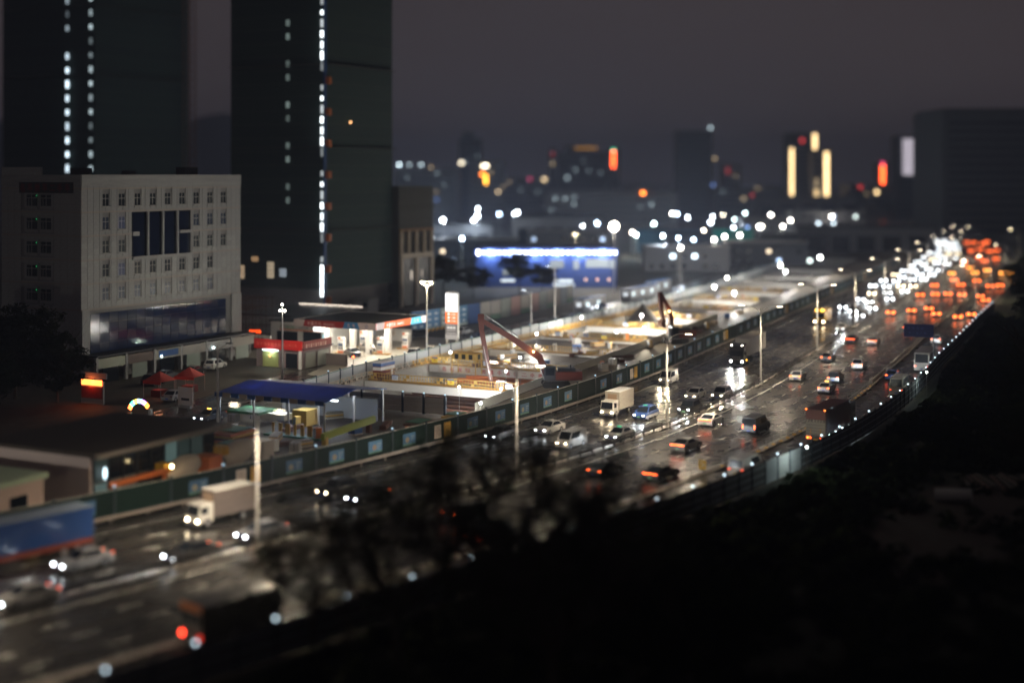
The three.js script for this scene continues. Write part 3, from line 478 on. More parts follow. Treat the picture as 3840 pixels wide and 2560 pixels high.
{
  const s = thing('station_shop', 'white station shop with orange-striped sign, left behind the canopy', 'shop', 217.6, -154.3);
  bx(s, 'wall', M(.62, .61, .58, .6), 5, 2.1, -6.6, 10, 4.2, 13.2); bx(s, 'roof', mat.dark, 5, 4.32, -6.6, 10.6, .22, 13.8);
  part(s, 'sign', new THREE.BoxGeometry(9.5, 1.1, .1), print(512, 60, (c, w, h) => { c.fillStyle = '#a9a6a0'; c.fillRect(0, 0, w, h); c.fillStyle = '#2e9a62'; c.font = 'bold 26px sans-serif'; c.fillText('easy  joy', 70, 36); scribble(c, 240, 14, 4, 24, '#3b3b3b'); c.fillStyle = '#e06a1c'; c.fillRect(0, 50, w, 10); }), [-.12, 3.2, -6.2], null, [0, -Math.PI / 2, 0]);
  part(s, 'lit_badge', new THREE.BoxGeometry(2.4, 1.1, .12), glow(1, 1, .97, 2.2), [-.14, 3.3, -1.9], null, [0, -Math.PI / 2, 0]);
  bx(s, 'shop_window', mat.glassDark, -.04, 1.6, -3.5, .06, 1.9, 4.2); bx(s, 'shop_window', mat.glassDark, -.04, 1.5, -9.3, .06, 1.9, 4.8); bx(s, 'door', glow(.5, .9, 1, .8), -.06, 1.15, -.7, .06, 2.2, .9);
  const w = thing('station_wall', 'long low white wall with notices behind the fuel canopy', 'wall', 231.5, -152.5);
  bx(w, 'wall', M(.62, .60, .58, .7), 0, 1.25, 0, .4, 2.5, 15.5); bx(w, 'coping', mat.dark, 0, 2.6, 0, .7, .2, 15.9); bx(w, 'notice', boardTex, -.23, 1.5, -1, .04, 1.1, 1.6); bx(w, 'notice', NOTICE_WHITE, -.23, 1.5, 3.8, .04, 1.0, .9); bx(w, 'exit_sign', M(.08, .35, .22, .5), -.23, 1.7, 6.6, .04, .4, .7);
  const pt = thing('price_totem', 'tall white and orange lit price totem at the station exit', 'sign', 225, -131.8, { spin: 0 });
  const face = litPrint(128, 512, (c, w, h) => {
    c.fillStyle = '#ffffff'; c.fillRect(0, 0, w, 206); c.fillStyle = '#ff7428'; c.fillRect(0, 206, w, 130); c.fillStyle = '#fff'; c.font = 'bold 26px sans-serif'; for (let i = 0; i < 3; i++) { c.beginPath(); c.arc(36, 232 + i * 38, 12, 0, 7); c.fill(); c.fillText(['7.52', '7.98', '7.16'][i], 60, 242 + i * 38); }
    c.fillStyle = '#5a5450'; c.fillRect(0, 336, w, 176); c.fillStyle = '#d8d4cc'; for (let i = 0; i < 3; i++) c.fillRect(20 + i * 32, 372, 24, 20); scribble(c, 12, 346, 6, 12, '#cfc8c0', 1.4); scribble(c, 16, 404, 6, 12, '#cfc8c0', 1.4); scribble(c, 16, 440, 6, 12, '#cfc8c0', 1.4); c.fillStyle = '#8d8781'; c.fillRect(0, 462, w, 50);
  }, 1.7);
  part(pt, 'lit_face', new THREE.BoxGeometry(2.5, 8.4, .06), face, [-.33, 6.1, 0], null, [0, -Math.PI / 2, 0]);
  bx(pt, 'cabinet', mat.whitePaint, 0, 6.1, 0, .56, 8.4, 2.6); part(pt, 'rounded_top', new THREE.CylinderGeometry(1.3, 1.3, .56, 20, 1, false, 0, Math.PI), mat.whitePaint, [0, 10.3, 0], [.3, 1, 1], [0, 0, Math.PI / 2]);
  bx(pt, 'leg', M(.5, .5, .48, .5), 0, 1, -1.05, .45, 2, .4); bx(pt, 'leg', M(.5, .5, .48, .5), 0, 1, 1.05, .45, 2, .4);
  const k = thing('corner_kiosk', 'small shop with long red sign and yellow-green lit shutter by the station', 'shop', 190.3, -140);
  const kw = M(.26, .20, .20, .7);
  bx(k, 'wall', kw, 4.2, 1.55, -4.9, 8.0, 3.1, 9.4); bx(k, 'roof', mat.dark, 4.2, 3.3, -4.9, 8.6, .2, 10.2);
  const signArt = print(512, 80, (c, w, h) => { c.fillStyle = '#c81f1a'; c.fillRect(0, 0, w, h); scribble(c, 24, 22, 7, 34, '#e06a58', 1.15); scribble(c, 310, 26, 5, 26, '#e06a58', 1.2); });
  part(k, 'red_sign', new THREE.BoxGeometry(9.8, 1.6, .16), signArt, [-.15, 3.85, -4.9], null, [0, -Math.PI / 2, 0]); part(k, 'side_sign', new THREE.BoxGeometry(8, 1.5, .16), print(512, 80, (c, w, h) => { c.fillStyle = '#8a2f24'; c.fillRect(0, 0, w, h); scribble(c, 40, 24, 9, 34, '#c9a090', 1.25); }), [4, 3.8, .12]);
  bx(k, 'lit_tube', glow(.75, 1, .95, 5), -.12, 2.85, -6.5, .12, .18, 3.2); bx(k, 'shutter', M(.42, .44, .16, .6), -.04, 1.35, -6.5, .08, 2.5, 3.2); bx(k, 'paper_lantern', glow(1, .4, .15, 2.2), -.1, 1.9, -6.6, .05, .5, .3);
  bx(k, 'glass_door', mat.glassDark, -.04, 1.3, -2.2, .06, 2.4, 2.3); bx(k, 'side_shutter', M(.30, .31, .27, .6), 2.2, 1.4, .03, 2.6, 2.5, .08); bx(k, 'side_shutter', M(.38, .40, .36, .6), 5.8, 1.4, .03, 3.2, 2.5, .08); bx(k, 'corner_post', mat.whitePaint, -.1, 1.5, -.4, .2, 3, .5);
  const l = new THREE.PointLight(new THREE.Color().setRGB(.8, 1, .95), 10); l.name = 'tube_light'; l.position.set(-.5, 2.7, -6.5); k.add(l);
  const b = thing('brick_wall', 'grey rendered garden wall between the red-signed shop and forecourt', 'wall', 197, -138.4);
  bx(b, 'wall', mat.brick, 0, .95, 0, .4, 1.9, 5.2); bx(b, 'coping', mat.concrete, 0, 1.95, 0, .6, .1, 5.3);
  const sc = thing('scaffold_cage', 'brown scaffold cage of thin poles beside the office', 'scaffold', 212, -178);
  for (let i = 0; i < 6; i++) for (let j = 0; j < 4; j++) part(sc, 'pole', CYL, mat.rust, [i * 2, 4.2, j * 2.5], [.09, 8.6, .09]);
  for (let y = 0; y < 5; y++) { for (let j = 0; j < 4; j++) part(sc, 'ledger', CYL, mat.rust, [5, 1 + y * 1.8, j * 2.5], [.08, 11, .08], [0, 0, Math.PI / 2]); for (let i = 0; i < 6; i++) part(sc, 'transom', CYL, mat.rust, [i * 2, 1.1 + y * 1.8, 3.75], [.08, 8.4, .08], [Math.PI / 2, 0, 0]); }
  const lowShed = thing('low_shed', 'low dark-roofed shed with a light string behind the station', 'shed', 228, -166);
  bx(lowShed, 'wall', M(.40, .40, .38, .8), 9, 1.9, -10, 18, 3.8, 19); bx(lowShed, 'roof', mat.dark, 9, 4.0, -10, 19, .4, 20.5);
  for (let i = 0; i < 26; i++) part(lowShed, 'string_light', BALL, glow(1, .85, .7, 5), [18.4, 4.5 + (i % 3) * .05, -.3 - i * .62], [.28, .14, .5]);
}
// long printed hoarding behind the station and side road
{
  const t = thing('mural_hoarding', 'tall hoarding of blue, grey and pink printed panels behind the station', 'hoarding', 0, 0, { turn: 0 }); t.position.set(0, 0, 0);
  const cols = ['#3f6f9e', '#4a7fae', '#8a948f', '#48789c', '#1f4478', '#8f8a82', '#8a857e', '#7d847c', '#9c7770', '#8f8a80', '#a07f78', '#7c8480', '#8d8880', '#8a8078', '#75808a', '#8c8c88'];
  const arts = cols.map((k, i) => print(96, 96, (c, w, h) => { c.fillStyle = k; c.fillRect(0, 0, w, h); c.fillStyle = '#c9d4da'; if (i < 4) { for (let r = 0; r < 3; r++) for (let q = 0; q < 2; q++) c.fillRect(14 + q * 44, 16 + r * 26, 22, 10); c.fillStyle = '#aab6ae'; c.fillRect(0, 84, w, 12); } else if (i % 3 === 0) { c.fillStyle = '#5f7f6a'; c.fillRect(0, 70, w, 26); } }));
  const line = []; for (let i = 0; i < 17; i++) line.push([243 + i * 5, interp([[243, -152], [266, -150], [300, -151], [330, -155]], 243 + i * 5)]);
  for (let i = 0; i < 16; i++) { const p = P(...line[i]), q = P(...line[i + 1]), ry = Math.atan2(-(q.z - p.z), q.x - p.x), m = p.clone().add(q).multiplyScalar(.5); part(t, 'panel', new THREE.BoxGeometry(p.distanceTo(q) - .06, 4.2, .1), arts[i], [m.x, 2.3, m.z]).rotation.y = ry; part(t, 'post', BOX, mat.postDark, [p.x, 2.3, p.z], [.2, 4.6, .2]).rotation.y = ry; }
  const f = thing('striped_kerb_rail', 'black and yellow striped rail below the blue printed hoarding', 'barrier', 247, -149.4); part(f, 'rail', new THREE.BoxGeometry(14, .5, .1), STRIPES, [2, .6, 0]);
}

// ---------------------------------------------------------------- site huts, blue roof and glass building
{
  const b = thing('blue_roofed_shed', 'work shed with large bright blue sheet roof beside the pit', 'shed', 142, -117);
  const sheet = (n, x0, x1, z0, z1, ya, yb, m, nm) => { for (let i = 0; i < n; i++) { const za = z0 + (z1 - z0) * i / n, zb = z0 + (z1 - z0) * (i + 1) / n; const len = Math.hypot(x1 - x0, yb - ya); const s = part(b, nm, BOX, m, [(x0 + x1) / 2, (ya + yb) / 2, (za + zb) / 2], [len, .08, (zb - za) - .03]); s.rotation.z = Math.atan2(yb - ya, x1 - x0); } };
  sheet(8, 0, 6.6, -1, 16, 4.3, 5.1, mat.blueSheet, 'roof_sheet'); sheet(8, 6.6, 13.6, -1, 16, 5.1, 4.2, mat.blueSheet, 'roof_sheet');
  for (const x of [.3, 6.6, 13.3]) for (const z of [-.6, 4.8, 10.2, 15.6]) bx(b, 'post', mat.steel, x, 2.1, z, .18, 4.2, .18);
  for (let i = 0; i < 13; i++) bx(b, 'fascia_plate', i % 2 ? mat.frameCream : mat.bluePaint, -.08, 4.15, -.5 + i * 1.3, .08, .55, 1.24);
  bx(b, 'back_wall', M(.25, .25, .25, .8), 13, 1.4, 7.5, .12, 2.8, 15); bx(b, 'bench', mat.whitePaint, 6, .9, 4, 2, .8, 4); bx(b, 'green_cover', M(.03, .16, .06, .7), 3, 1.9, 2.5, 4, .3, 5); bx(b, 'yellow_machine', mat.yellow, 6, 1.1, 8.5, 2.4, 2.0, 2.2);
  for (const z of [1.5, 5.5, 9.5, 13.5]) { bx(b, 'lamp_tube', glow(.85, .95, 1, 12), 5, 3.7, z, .16, .14, 1.5); const l = new THREE.PointLight(new THREE.Color().setRGB(.85, .95, 1), 26); l.name = 'tube_light'; l.position.set(5, 3.5, z); l.shadow.radius = 10; b.add(l); }
  const g = thing('glass_office', 'two-storey site office with dark glazed side and flat brown roof', 'building', 100, -98);
  bx(g, 'end_wall', M(.58, .50, .47, .8), .1, 2.7, -7, .25, 5.4, 13.6); bx(g, 'core', mat.concrete, 9, 2.6, -7, 17.2, 5.2, 13.2); bx(g, 'roof', M(.055, .045, .036, .8), 9, 5.6, -6.6, 19.4, .35, 15.6); bx(g, 'roof_edge', M(.22, .19, .16, .8), 9, 5.55, 1.3, 19.6, .5, .3);
  for (let i = 0; i < 9; i++) for (let j = 0; j < 2; j++) { const lit = (i * 5 + j * 3) % 7; bx(g, 'glass_pane', lit === 0 ? glow(.5, .8, .75, .12) : lit === 3 || lit === 5 ? glow(.3, .55, .5, .04) : mat.glassDark, 1.2 + i * 1.96, 1.4 + j * 2.6, -.1, 1.86, 2.4, .08); bx(g, 'mullion', mat.dark, .22 + i * 1.96, 2.7, .0, .1, 5.3, .16); }
  part(g, 'lamp', BALL, glow(1, .88, .72, 22), [3.2, .9, 1.2], [.32, .32, .32]); part(g, 'lamp', BALL, glow(.7, .9, 1, 2.5), [1.4, 3.6, .3], [.5, 1.2, .3]);
  const h = thing('gate_board', 'peach panelled gatehouse with pale green eave and notice boards', 'gatehouse', 89.5, -99.5);
  bx(h, 'wall', M(.58, .44, .38, .8), 3, 2.1, -6.8, 6, 4.2, 13.4); bx(h, 'eave', M(.48, .60, .42, .7), 3, 4.35, -6.8, 6.6, .5, 14); bx(h, 'notice', boardTex, -.08, 1.9, -4.5, .06, 1.7, 3.0); bx(h, 'notice', NOTICE_WHITE, -.08, 1.9, -8.3, .06, 1.8, 3.0); bx(h, 'dark_board', M(.12, .09, .10, .8), -.08, 3.6, -6.2, .06, .8, 8); bx(h, 'window', mat.glassDark, 3, 2.2, -.06, 2, 1.6, .1);
  const rb = thing('rainbow_arch', 'small arch lit in rainbow colours in front of the shops', 'sign', 142.9, -131.6, {});
  const rc = [[1, .2, .05], [.1, 1, .7], [1, .8, .1], [.2, .6, 1], [.7, .25, 1], [1, .3, .05]];
  for (let i = 0; i < 6; i++) { const a = Math.PI * (.15 + .6 * i / 5), m = bx(rb, 'lit_segment', glow(...rc[i], 5), 0, .4 + Math.sin(a) * 1.7, -Math.cos(a) * 1.8, .2, .55, .62); m.rotation.x = -(Math.PI / 2 - a); } bx(rb, 'base', mat.whitePaint, 0, .2, -1.8, .5, .5, .6); bx(rb, 'base', mat.whitePaint, 0, .6, 1.9, .4, 1.3, .4);
  const os = thing('orange_sign', 'orange-lit shop sign under the dark trees left of the office', 'sign', 147.9, -145, {}); bx(os, 'frame', mat.grey, .2, 1.5, 0, .2, 3.4, 4.2); part(os, 'lit_face', new THREE.BoxGeometry(3.8, .8, .1), glow(1, .16, .03, 7), [.0, 3.0, 0], null, [0, Math.PI / 2, 0]); bx(os, 'lower_board', mat.redDeep, .05, 1.6, 0, .1, 1.6, 3.9); bx(os, 'side_board', M(.3, .3, .32, .7), .1, 4, .4, .15, .8, 4.6);
  const l = new THREE.PointLight(new THREE.Color().setRGB(1, .18, .04), 12); l.name = 'sign_light'; l.position.set(-.4, 3, 0); os.add(l);
  [[157.5, -141.2, 0, 'red canvas awning left of the shop doors'], [163, -140.4, 1, 'second red canvas awning in front of the office shops']].forEach(([u, v, i, lb]) => { const a = thing('red_awning', lb, 'awning', u, v, { spin: i * .2 }); const g = new THREE.ConeGeometry(2.4, 1.3, 4, 1, true).rotateY(Math.PI / 4); part(a, 'canopy', g, M(.5, .035, .02, .7, { side: THREE.DoubleSide }), [0, 3, 0]); for (const [x, z] of [[-1.6, -1.6], [1.6, -1.6], [1.6, 1.6], [-1.6, 1.6]]) bx(a, 'post', mat.grey, x, 1.2, z, .08, 2.4, .08); bx(a, 'valance', M(.5, .035, .02, .7), -1.68, 2.2, 0, .04, .4, 3.3); bx(a, 'table', mat.redDeep, 0, .5, 0, 1.8, 1, 1.8); part(a, 'lamp_bulb', BALL, glow(1, .3, .12, 4), [-.5, 1.9, 0], [.22, .22, .22]); const pl = new THREE.PointLight(new THREE.Color().setRGB(1, .35, .16), 4); pl.name = 'awning_light'; pl.position.set(-.5, 1.9, 0); a.add(pl); });
  const ws = thing('white_sign', 'square white billboard standing in front of the office shops', 'sign', 151.4, -131.1, {}); bx(ws, 'board', M(.50, .45, .43, .7), 0, 1.6, 0, .12, 2.5, 2.6); bx(ws, 'dark_line', mat.dark, -.08, 1.2, 0, .03, .35, 1.4); bx(ws, 'foot', mat.grey, 0, .2, 0, .5, .4, 2);
  const wc = thing('guard_cage', 'yellow mesh guard cage with chequered top by the pit rim', 'cage', 198.6, -116.4, { y: -.2 });
  for (const [x, z] of [[0, 0], [2, 0], [0, 4.4], [2, 4.4]]) bx(wc, 'post', mat.yellow, x, 1.7, z, .14, 3.4, .14);
  bx(wc, 'top_panel', mat.yellow, 0, 2.9, 2.2, .08, 1.0, 4.5); for (const z of [.9, 2.2, 3.5]) bx(wc, 'dark_square', mat.black, -.05, 2.9, z, .05, .8, .7); bx(wc, 'roof', mat.yellowDeep, 1, 3.45, 2.2, 2.2, .08, 4.6); bx(wc, 'side_panel', mat.yellow, 1, 2.9, 4.42, 2, 1.0, .08); bx(wc, 'dark_square', mat.black, 1, 2.9, 4.47, .8, .8, .04);
  const ms = []; for (let i = 0; i < 7; i++) ms.push(bar([0, .2, i * .73], [0, 2.4, ((i * 3) % 7) * .73], .025, 4)); for (let y = 0; y < 3; y++) ms.push(boxAt(0, .4 + y * .8, 2.2, .05, .05, 4.4), boxAt(1, .4 + y * .8, 4.4, 2, .05, .05)); part(wc, 'mesh_side', flat(ms), mat.yellow);
  const ph = thing('striped_cabin', 'small red, white and blue site cabin with yellow steps by the rim hoarding', 'cabin', 187.5, -123.6, {}); bx(ph, 'wall', mat.redDeep, 2, 1.1, 0, 4, 2.2, 1.5); bx(ph, 'white_band', mat.whitePaint, 2, 1.5, .04, 4.02, .5, 1.54); bx(ph, 'blue_band', mat.bluePaint, 2, 2.1, .03, 4.04, .45, 1.56); bx(ph, 'roof', M(.5, .5, .55, .6), 2, 2.42, 0, 4.2, .12, 1.8); bx(ph, 'step_rail', mat.yellow, 2.5, .7, .95, 2.6, .1, .1); bx(ph, 'step_rail', mat.yellow, 2.5, 1.2, .95, 2.6, .1, .1); bx(ph, 'door', mat.whitePaint, 3.2, .9, .8, .6, 1.6, .05);
  // a lit white cabin and others at the far rim
  [[304, -136, 2], [336, -138, 3], [362, -142, 2]].forEach(([u, v, n], i) => { const c = thing('site_cabin', ['white stacked site cabins near the yellow-roofed taxi', 'white cabins with lit windows far along the rim', 'farthest white site cabins along the left rim'][i], 'cabin', u, v - 6); for (let k = 0; k < n; k++) { bx(c, 'cabin_wall', M(.5, .52, .54, .6), k * 6.2, 1.4, 0, 6, 2.8, 2.6); bx(c, 'cabin_window', glow(.8, .95, 1, 1.6), k * 6.2 - 1, 1.6, 1.33, 1.5, 1, .06); bx(c, 'cabin_window', glow(.9, .95, 1, 1.0), k * 6.2 - 3.03, 1.6, 0, .06, 1, 1.3); bx(c, 'cabin_roof', mat.bluePaint, k * 6.2, 2.9, 0, 6.2, .2, 2.9); } });
}
{ // yellow machinery and materials heaped in the work yard
  const y = thing('green_boom', 'long yellow-green lattice boom lying in the work yard', 'boom', 138, -98.4, { y: .9 }); part(y, 'boom', flat([boxAt(5.2, .4, 0, 11, .12, .12, 0), boxAt(5.2, -.4, 0, 11, .12, .12), boxAt(5.2, 0, 0, 11, .7, .5)]), M(.30, .36, .05, .6), [0, .2, 0], null, [0, 0, .04]); bx(y, 'rest', mat.yellow, .2, -.4, 0, .5, .9, .6); bx(y, 'rest', mat.rust, 9.5, -.4, 0, .5, 1.0, .6);
  [[128, -104, 3.6, 2.2], [134.5, -109, 5, 3], [150, -92.6, 4, 2.2], [156.5, -91.3, 3.5, 2]].forEach(([u, v, l, w], i) => { const s = thing('steel_stack', ['stack of orange steel sections beyond the mixer trucks', 'stack of steel sections under green netting in the yard', 'stack of rusty steel beams beside the green hoarding', 'last stack of rusty beams before the floodlit corner'][i], 'steel stack', u, v); for (let k = 0; k < 5; k++) bx(s, 'beam', [mat.rust, mat.yellowDeep, mat.orangePaint][(k + i) % 3], 0, .2 + k * .28, (k % 2) * .3, l, .24, w); bx(s, 'netting', mat.greenRail, (i % 2) * .5 - .2, 1.62, 0, l * .7, .08, w * .9); });
  [[140.8, -108, 0], [126, -112, 1]].forEach(([u, v, i]) => { const s = thing('yellow_rail_rack', i ? 'rack of upright orange rails in the yard near the office' : 'rack of upright orange rails below the blue roof', 'rack', u, v); for (let k = 0; k < 7; k++) bx(s, 'rail', mat.yellowDeep, 0, .8, k * 1.1, .15, 1.5, .28 + (k % 3) * .2); bx(s, 'base', mat.greenRail, 0, .12, 3.3, 1.6, .24, 8.4); });
  const o = thing('orange_skip', 'long orange-red steel frame behind the hoarding notices', 'frame', 103.5, -95.4, {}); bx(o, 'beam', mat.orangePaint, 0, 3.0, 0, 8, .5, .4); bx(o, 'leg', mat.orangePaint, -3.6, 1.4, 0, .3, 2.8, .3); bx(o, 'leg', mat.orangePaint, 3.6, 1.4, 0, .3, 2.8, .3); part(o, 'lamp', BALL, glow(1, .78, .4, 26), [4.4, 3.3, .2], [.34, .34, .34]);
}

{ // loose material all over the site: each bundle its own thing
  const kinds = [
    ['pipe_bundle', 'bundle of steel pipes lying on the building site', (t, k) => { for (let i = 0; i < 6; i++) part(t, 'pipe', CYL, [mat.rust, mat.grey][k % 2], [0, .16 + Math.floor(i / 3) * .26, (i % 3 - 1) * .3], [.26, 3.4 + (k % 3), .26], [0, 0, Math.PI / 2]); }],
    ['plank_stack', 'stack of planks lying on the building site', (t, k) => { for (let i = 0; i < 5; i++) bx(t, 'plank', [mat.frameCream, mat.haul, mat.yellowDeep][(k + i) % 3], (i % 2) * .12, .1 + i * .17, 0, 2.4 + (k % 3) * .5, .14, 1.1); }],
    ['covered_pallet', 'covered pallet of goods on the building site', (t, k) => { bx(t, 'pallet', mat.frameCream, 0, .08, 0, 1.4, .16, 1.2); bx(t, 'load', [mat.whitePaint, mat.bluePaint, mat.tarp][k % 3], 0, .65, 0, 1.3, 1.0, 1.1); bx(t, 'strap', mat.dark, 0, .66, 0, 1.32, 1.02, .08); }],
    ['site_cabinet', 'small electrical cabinet on the building site', (t, k) => { bx(t, 'cabinet', [mat.yellow, mat.whitePaint, mat.orangePaint][k % 3], 0, .8, 0, .8, 1.3, .6); bx(t, 'door', mat.greyPanel, -.42, .8, 0, .03, 1.1, .5); bx(t, 'foot', mat.dark, 0, .08, 0, .9, .16, .7); }],
  ];
  let k = 0; const drop = (u, v, y, where) => { const [n, l, f] = kinds[k % 4], lb = l.replace(/ (lying )?on the building site/, ' ' + where), t = thing(n, lb, n.split('_').pop(), u, v, { y, spin: rr(-.6, .6), group: lb }); f(t, k); k++; };
  struts.forEach((u, i) => { if (i < 9) for (let j = 0; j < 3; j++) drop(u + .5, pitL(u) + 3 + (pitR(u) - pitL(u) - 6) * (j + rnd()) / 3, -.09, `on the ${ordinal[i]} strut over the pit`); });
  for (let i = 0; i < 14; i++) { const u = rr(205, 330); drop(u, pitR(u) + rr(1.8, 4), .03, 'beside the haul road'); }
  for (let i = 0; i < 26; i++) { const u = rr(106, 158); drop(u, interp([[100, -118], [160, -119]], u) + rr(0, 22), .03, 'in the work yard before the pit'); }
  for (let i = 0; i < 16; i++) drop(rr(212, 250), rr(-120, -107), -.42, 'on the rusty steel deck');
  // lower row of steel struts in the open bays
  [197, 220, 264, 288, 311].forEach((u, i) => { const a = pitL(u), b = pitR(u), t = thing('lower_bracing', ['first', 'second', 'third', 'fourth', 'fifth'][i] + ' set of steel pipe bracing down inside the pit', 'bracing', u, (a + b) / 2, { y: -4 }); for (let j = -2; j <= 2; j++) part(t, 'pipe', CYL, [mat.rust, mat.orangePaint][i % 2], [j * 3.2, 0, 0], [.6, b - a - 1.5, .6], [Math.PI / 2, 0, 0]); });
}
flood(66, -113, 0, 7, 480, 'added unseen yard floodlight just outside the left edge of the picture', .34, [1, .9, .78]);  // unseen lamp, added to brighten the gatehouse, end wall and blue lorry

// ---------------------------------------------------------------- towers under construction
function buildTower(label, u0, u1, v0, v1, H, floorH, strip, dim) {
  const t = thing('tower_under_construction', label, 'tower', u0, v1), W = u1 - u0, D = v1 - v0;
  bx(t, 'core', mat.slabDark, W / 2, H / 2, -D / 2, W - 1, H, D - 1);
  const n = Math.floor(H / floorH);
  for (let k = 0; k < n; k++) {
    bx(t, 'floor_slab', mat.slabDark, W / 2, k * floorH, -D / 2, W, .3, D);
    const m = [mat.netting, M(.014, .031, .027, .9), M(.017, .037, .031, .9)][(k * 7 + (k >> 2)) % 3];
    if (k > 1) { bx(t, 'safety_net', m, -.18, (k + .5) * floorH, -D / 2, .06, floorH - .03, D + .2); bx(t, 'safety_net', m, W / 2, (k + .5) * floorH, .18, W + .2, floorH - .03, .06); }
  }
  for (let k = 0; k * floorH * 6 < H; k++) { bx(t, 'scaffold_deck', M(.05, .045, .035, .8), W / 2, k * floorH * 6 + 1, .7, W + .6, .12, 1.1); bx(t, 'scaffold_deck', M(.05, .045, .035, .8), -.7, k * floorH * 6 + 1, -D / 2, 1.1, .12, D); }
  for (const s of strip) for (let k = 2; k * s.step < H; k++) { const [b, hh] = s.level(k); if (b > 0) bx(t, 'work_light', glow(...s.col, b), s.x, (k + .45) * s.step, s.z, s.w, hh, s.w); }
  return t;
}
{
  const t = buildTower('tall netted tower under construction with bright vertical light strip', 262, 288.5, -213, -186, 112, 3.1, [
    { x: -1.0, z: -.6, w: .5, step: 2.4, col: [.88, .96, 1], level: (k) => k < 5 ? [6, 2.2] : [[3.6, 1.9], [.5, 1.2], [4.4, 1.4], [.25, 2], [3.2, 1.0], [2.6, 1.6], [0, 1], [.8, 1.8]][(k * 5) % 8] },
    { x: -.5, z: -10.5, w: .6, step: 3.1, col: [.7, .9, .85], level: (k) => [k > 6 ? [.12, 0, .2, .16, 0, .1, .22, 0, .14][k % 9] : 0, 1.4] },
  ]);
  bx(t, 'hoist_mast', mat.bluePaint, -1.1, 40, .2, .5, 80, .5); for (let y = 4; y < 60; y += 7) bx(t, 'hoist_tie', mat.orangePaint, -1.2, y, 1.3, .9, 1.6, 1.0);
  for (const [z, y, h, c] of [[-24, 9.5, 3.0, [1, .72, .45]], [-15.5, 10.2, 3.6, [1, .8, .55]], [-12, 9.7, 1.8, [.7, .8, .9]], [-20, 12.6, 1.0, [1, .6, .3]]]) { const w = bx(t, 'lit_window', glow(...c, .5), -.32, y, z, .08, h, 1.7); part(w, 'frame', flat([boxAt(-.6, 0, 0, 1, .05, 1), boxAt(-.6, .25, 0, 1, .04, 1), boxAt(-.6, -.25, 0, 1, .04, 1), boxAt(-.6, 0, 0, 1, 1, .08)]), mat.black); }
  part(t, 'wall_lamp', BALL, glow(1, .5, .2, 4), [8, 44, .9], [.5, .5, .5]);
  const p = thing('tower_podium', 'lower block with cream framed openings beside the netted tower', 'building', 288.9, -184), fr = mat.frameCream;
  bx(p, 'wall', M(.035, .036, .03, .85), 8, 14.6, -6.2, 16, 29.2, 12); for (let y = 13.6; y < 29; y += 3.4) bx(p, 'ledge', M(.05, .047, .04, .8), 8, y, .1, 16.2, .2, .3);
  bx(p, 'frame_head', fr, 7.6, 12.4, .3, 15, 1.1, .6); bx(p, 'frame_head', M(.25, .14, .07, .8), 7.6, 18.6, .3, 15.4, .5, .6);
  for (const x of [.6, 7.4, 14.6]) bx(p, 'frame_post', fr, x, 5.9, .3, 1.0, 11.8, .6); for (const x of [.6, 4, 7.4, 11, 14.6]) bx(p, 'upper_post', M(.33, .27, .20, .8), x, 15.6, .25, 1.0, 5.2, .5); for (const x of [4, 11]) bx(p, 'black_opening_panel', mat.black, x, 5.9, .06, 5.6, 11.4, .1);  // flat black panels stand in for the dark inside the openings
  bx(p, 'lit_window', glow(1, .85, .7, .7), 5.4, 7.6, .14, .8, 2.2, .06); bx(p, 'lit_window', glow(1, .85, .7, .5), 10.2, 7.8, .14, .5, 1.8, .06);
  const c = thing('tower_site_cabin', 'white site cabin at the foot of the netted tower', 'cabin', 272, -181.5); bx(c, 'wall', M(.36, .36, .36, .7), 2, 1.7, -4, 4, 3.4, 8); bx(c, 'roof', mat.grey, 2, 3.5, -4, 4.3, .2, 8.3); bx(c, 'window', mat.glassDark, -.03, 2.2, -1, .08, 1.1, 1.2);
  buildTower('dark netted tower at far left with two columns of work lights', 300, 339, -329, -293, 128, 3.3, [
    { x: -.9, z: -9.6, w: .55, step: 4.0, col: [.72, .88, 1], level: (k) => [k === 17 ? 0 : k > 17 ? [.5, .12, .5][k % 3] : [2.4, 1.3, 2.2, 1.8, 2.8][k % 5], 1.5 + (k % 3) * .3] },
    { x: -.9, z: -.6, w: .55, step: 4.0, col: [.68, .84, .9], level: (k) => [[1.0, .5, 1.1, .8, .35, .2][k % 6], 1.3 + (k % 2) * .4] },
  ]);
  const cr = thing('crane_mast', 'brown tower crane mast rising beside the far-left tower', 'crane mast', 336, -289.5); const g = [], r = 1.3; for (const [x, z] of [[-r, -r], [r, -r], [r, r], [-r, r]]) g.push(boxAt(x, 55, z, .22, 110, .22)); for (let y = 0; y < 108; y += 2.6) { g.push(bar([-r, y, -r], [r, y + 2.6, -r], .09, 4), bar([-r, y, r], [r, y + 2.6, r], .09, 4), bar([-r, y, -r], [-r, y + 2.6, r], .09, 4), bar([r, y, r], [r, y + 2.6, -r], .09, 4)); } part(cr, 'lattice', flat(g), M(.16, .06, .02, .7)); bx(cr, 'lift_cage', M(.2, .08, .03, .7), 0, 30, 2, 1.6, 3, 1.4);
}

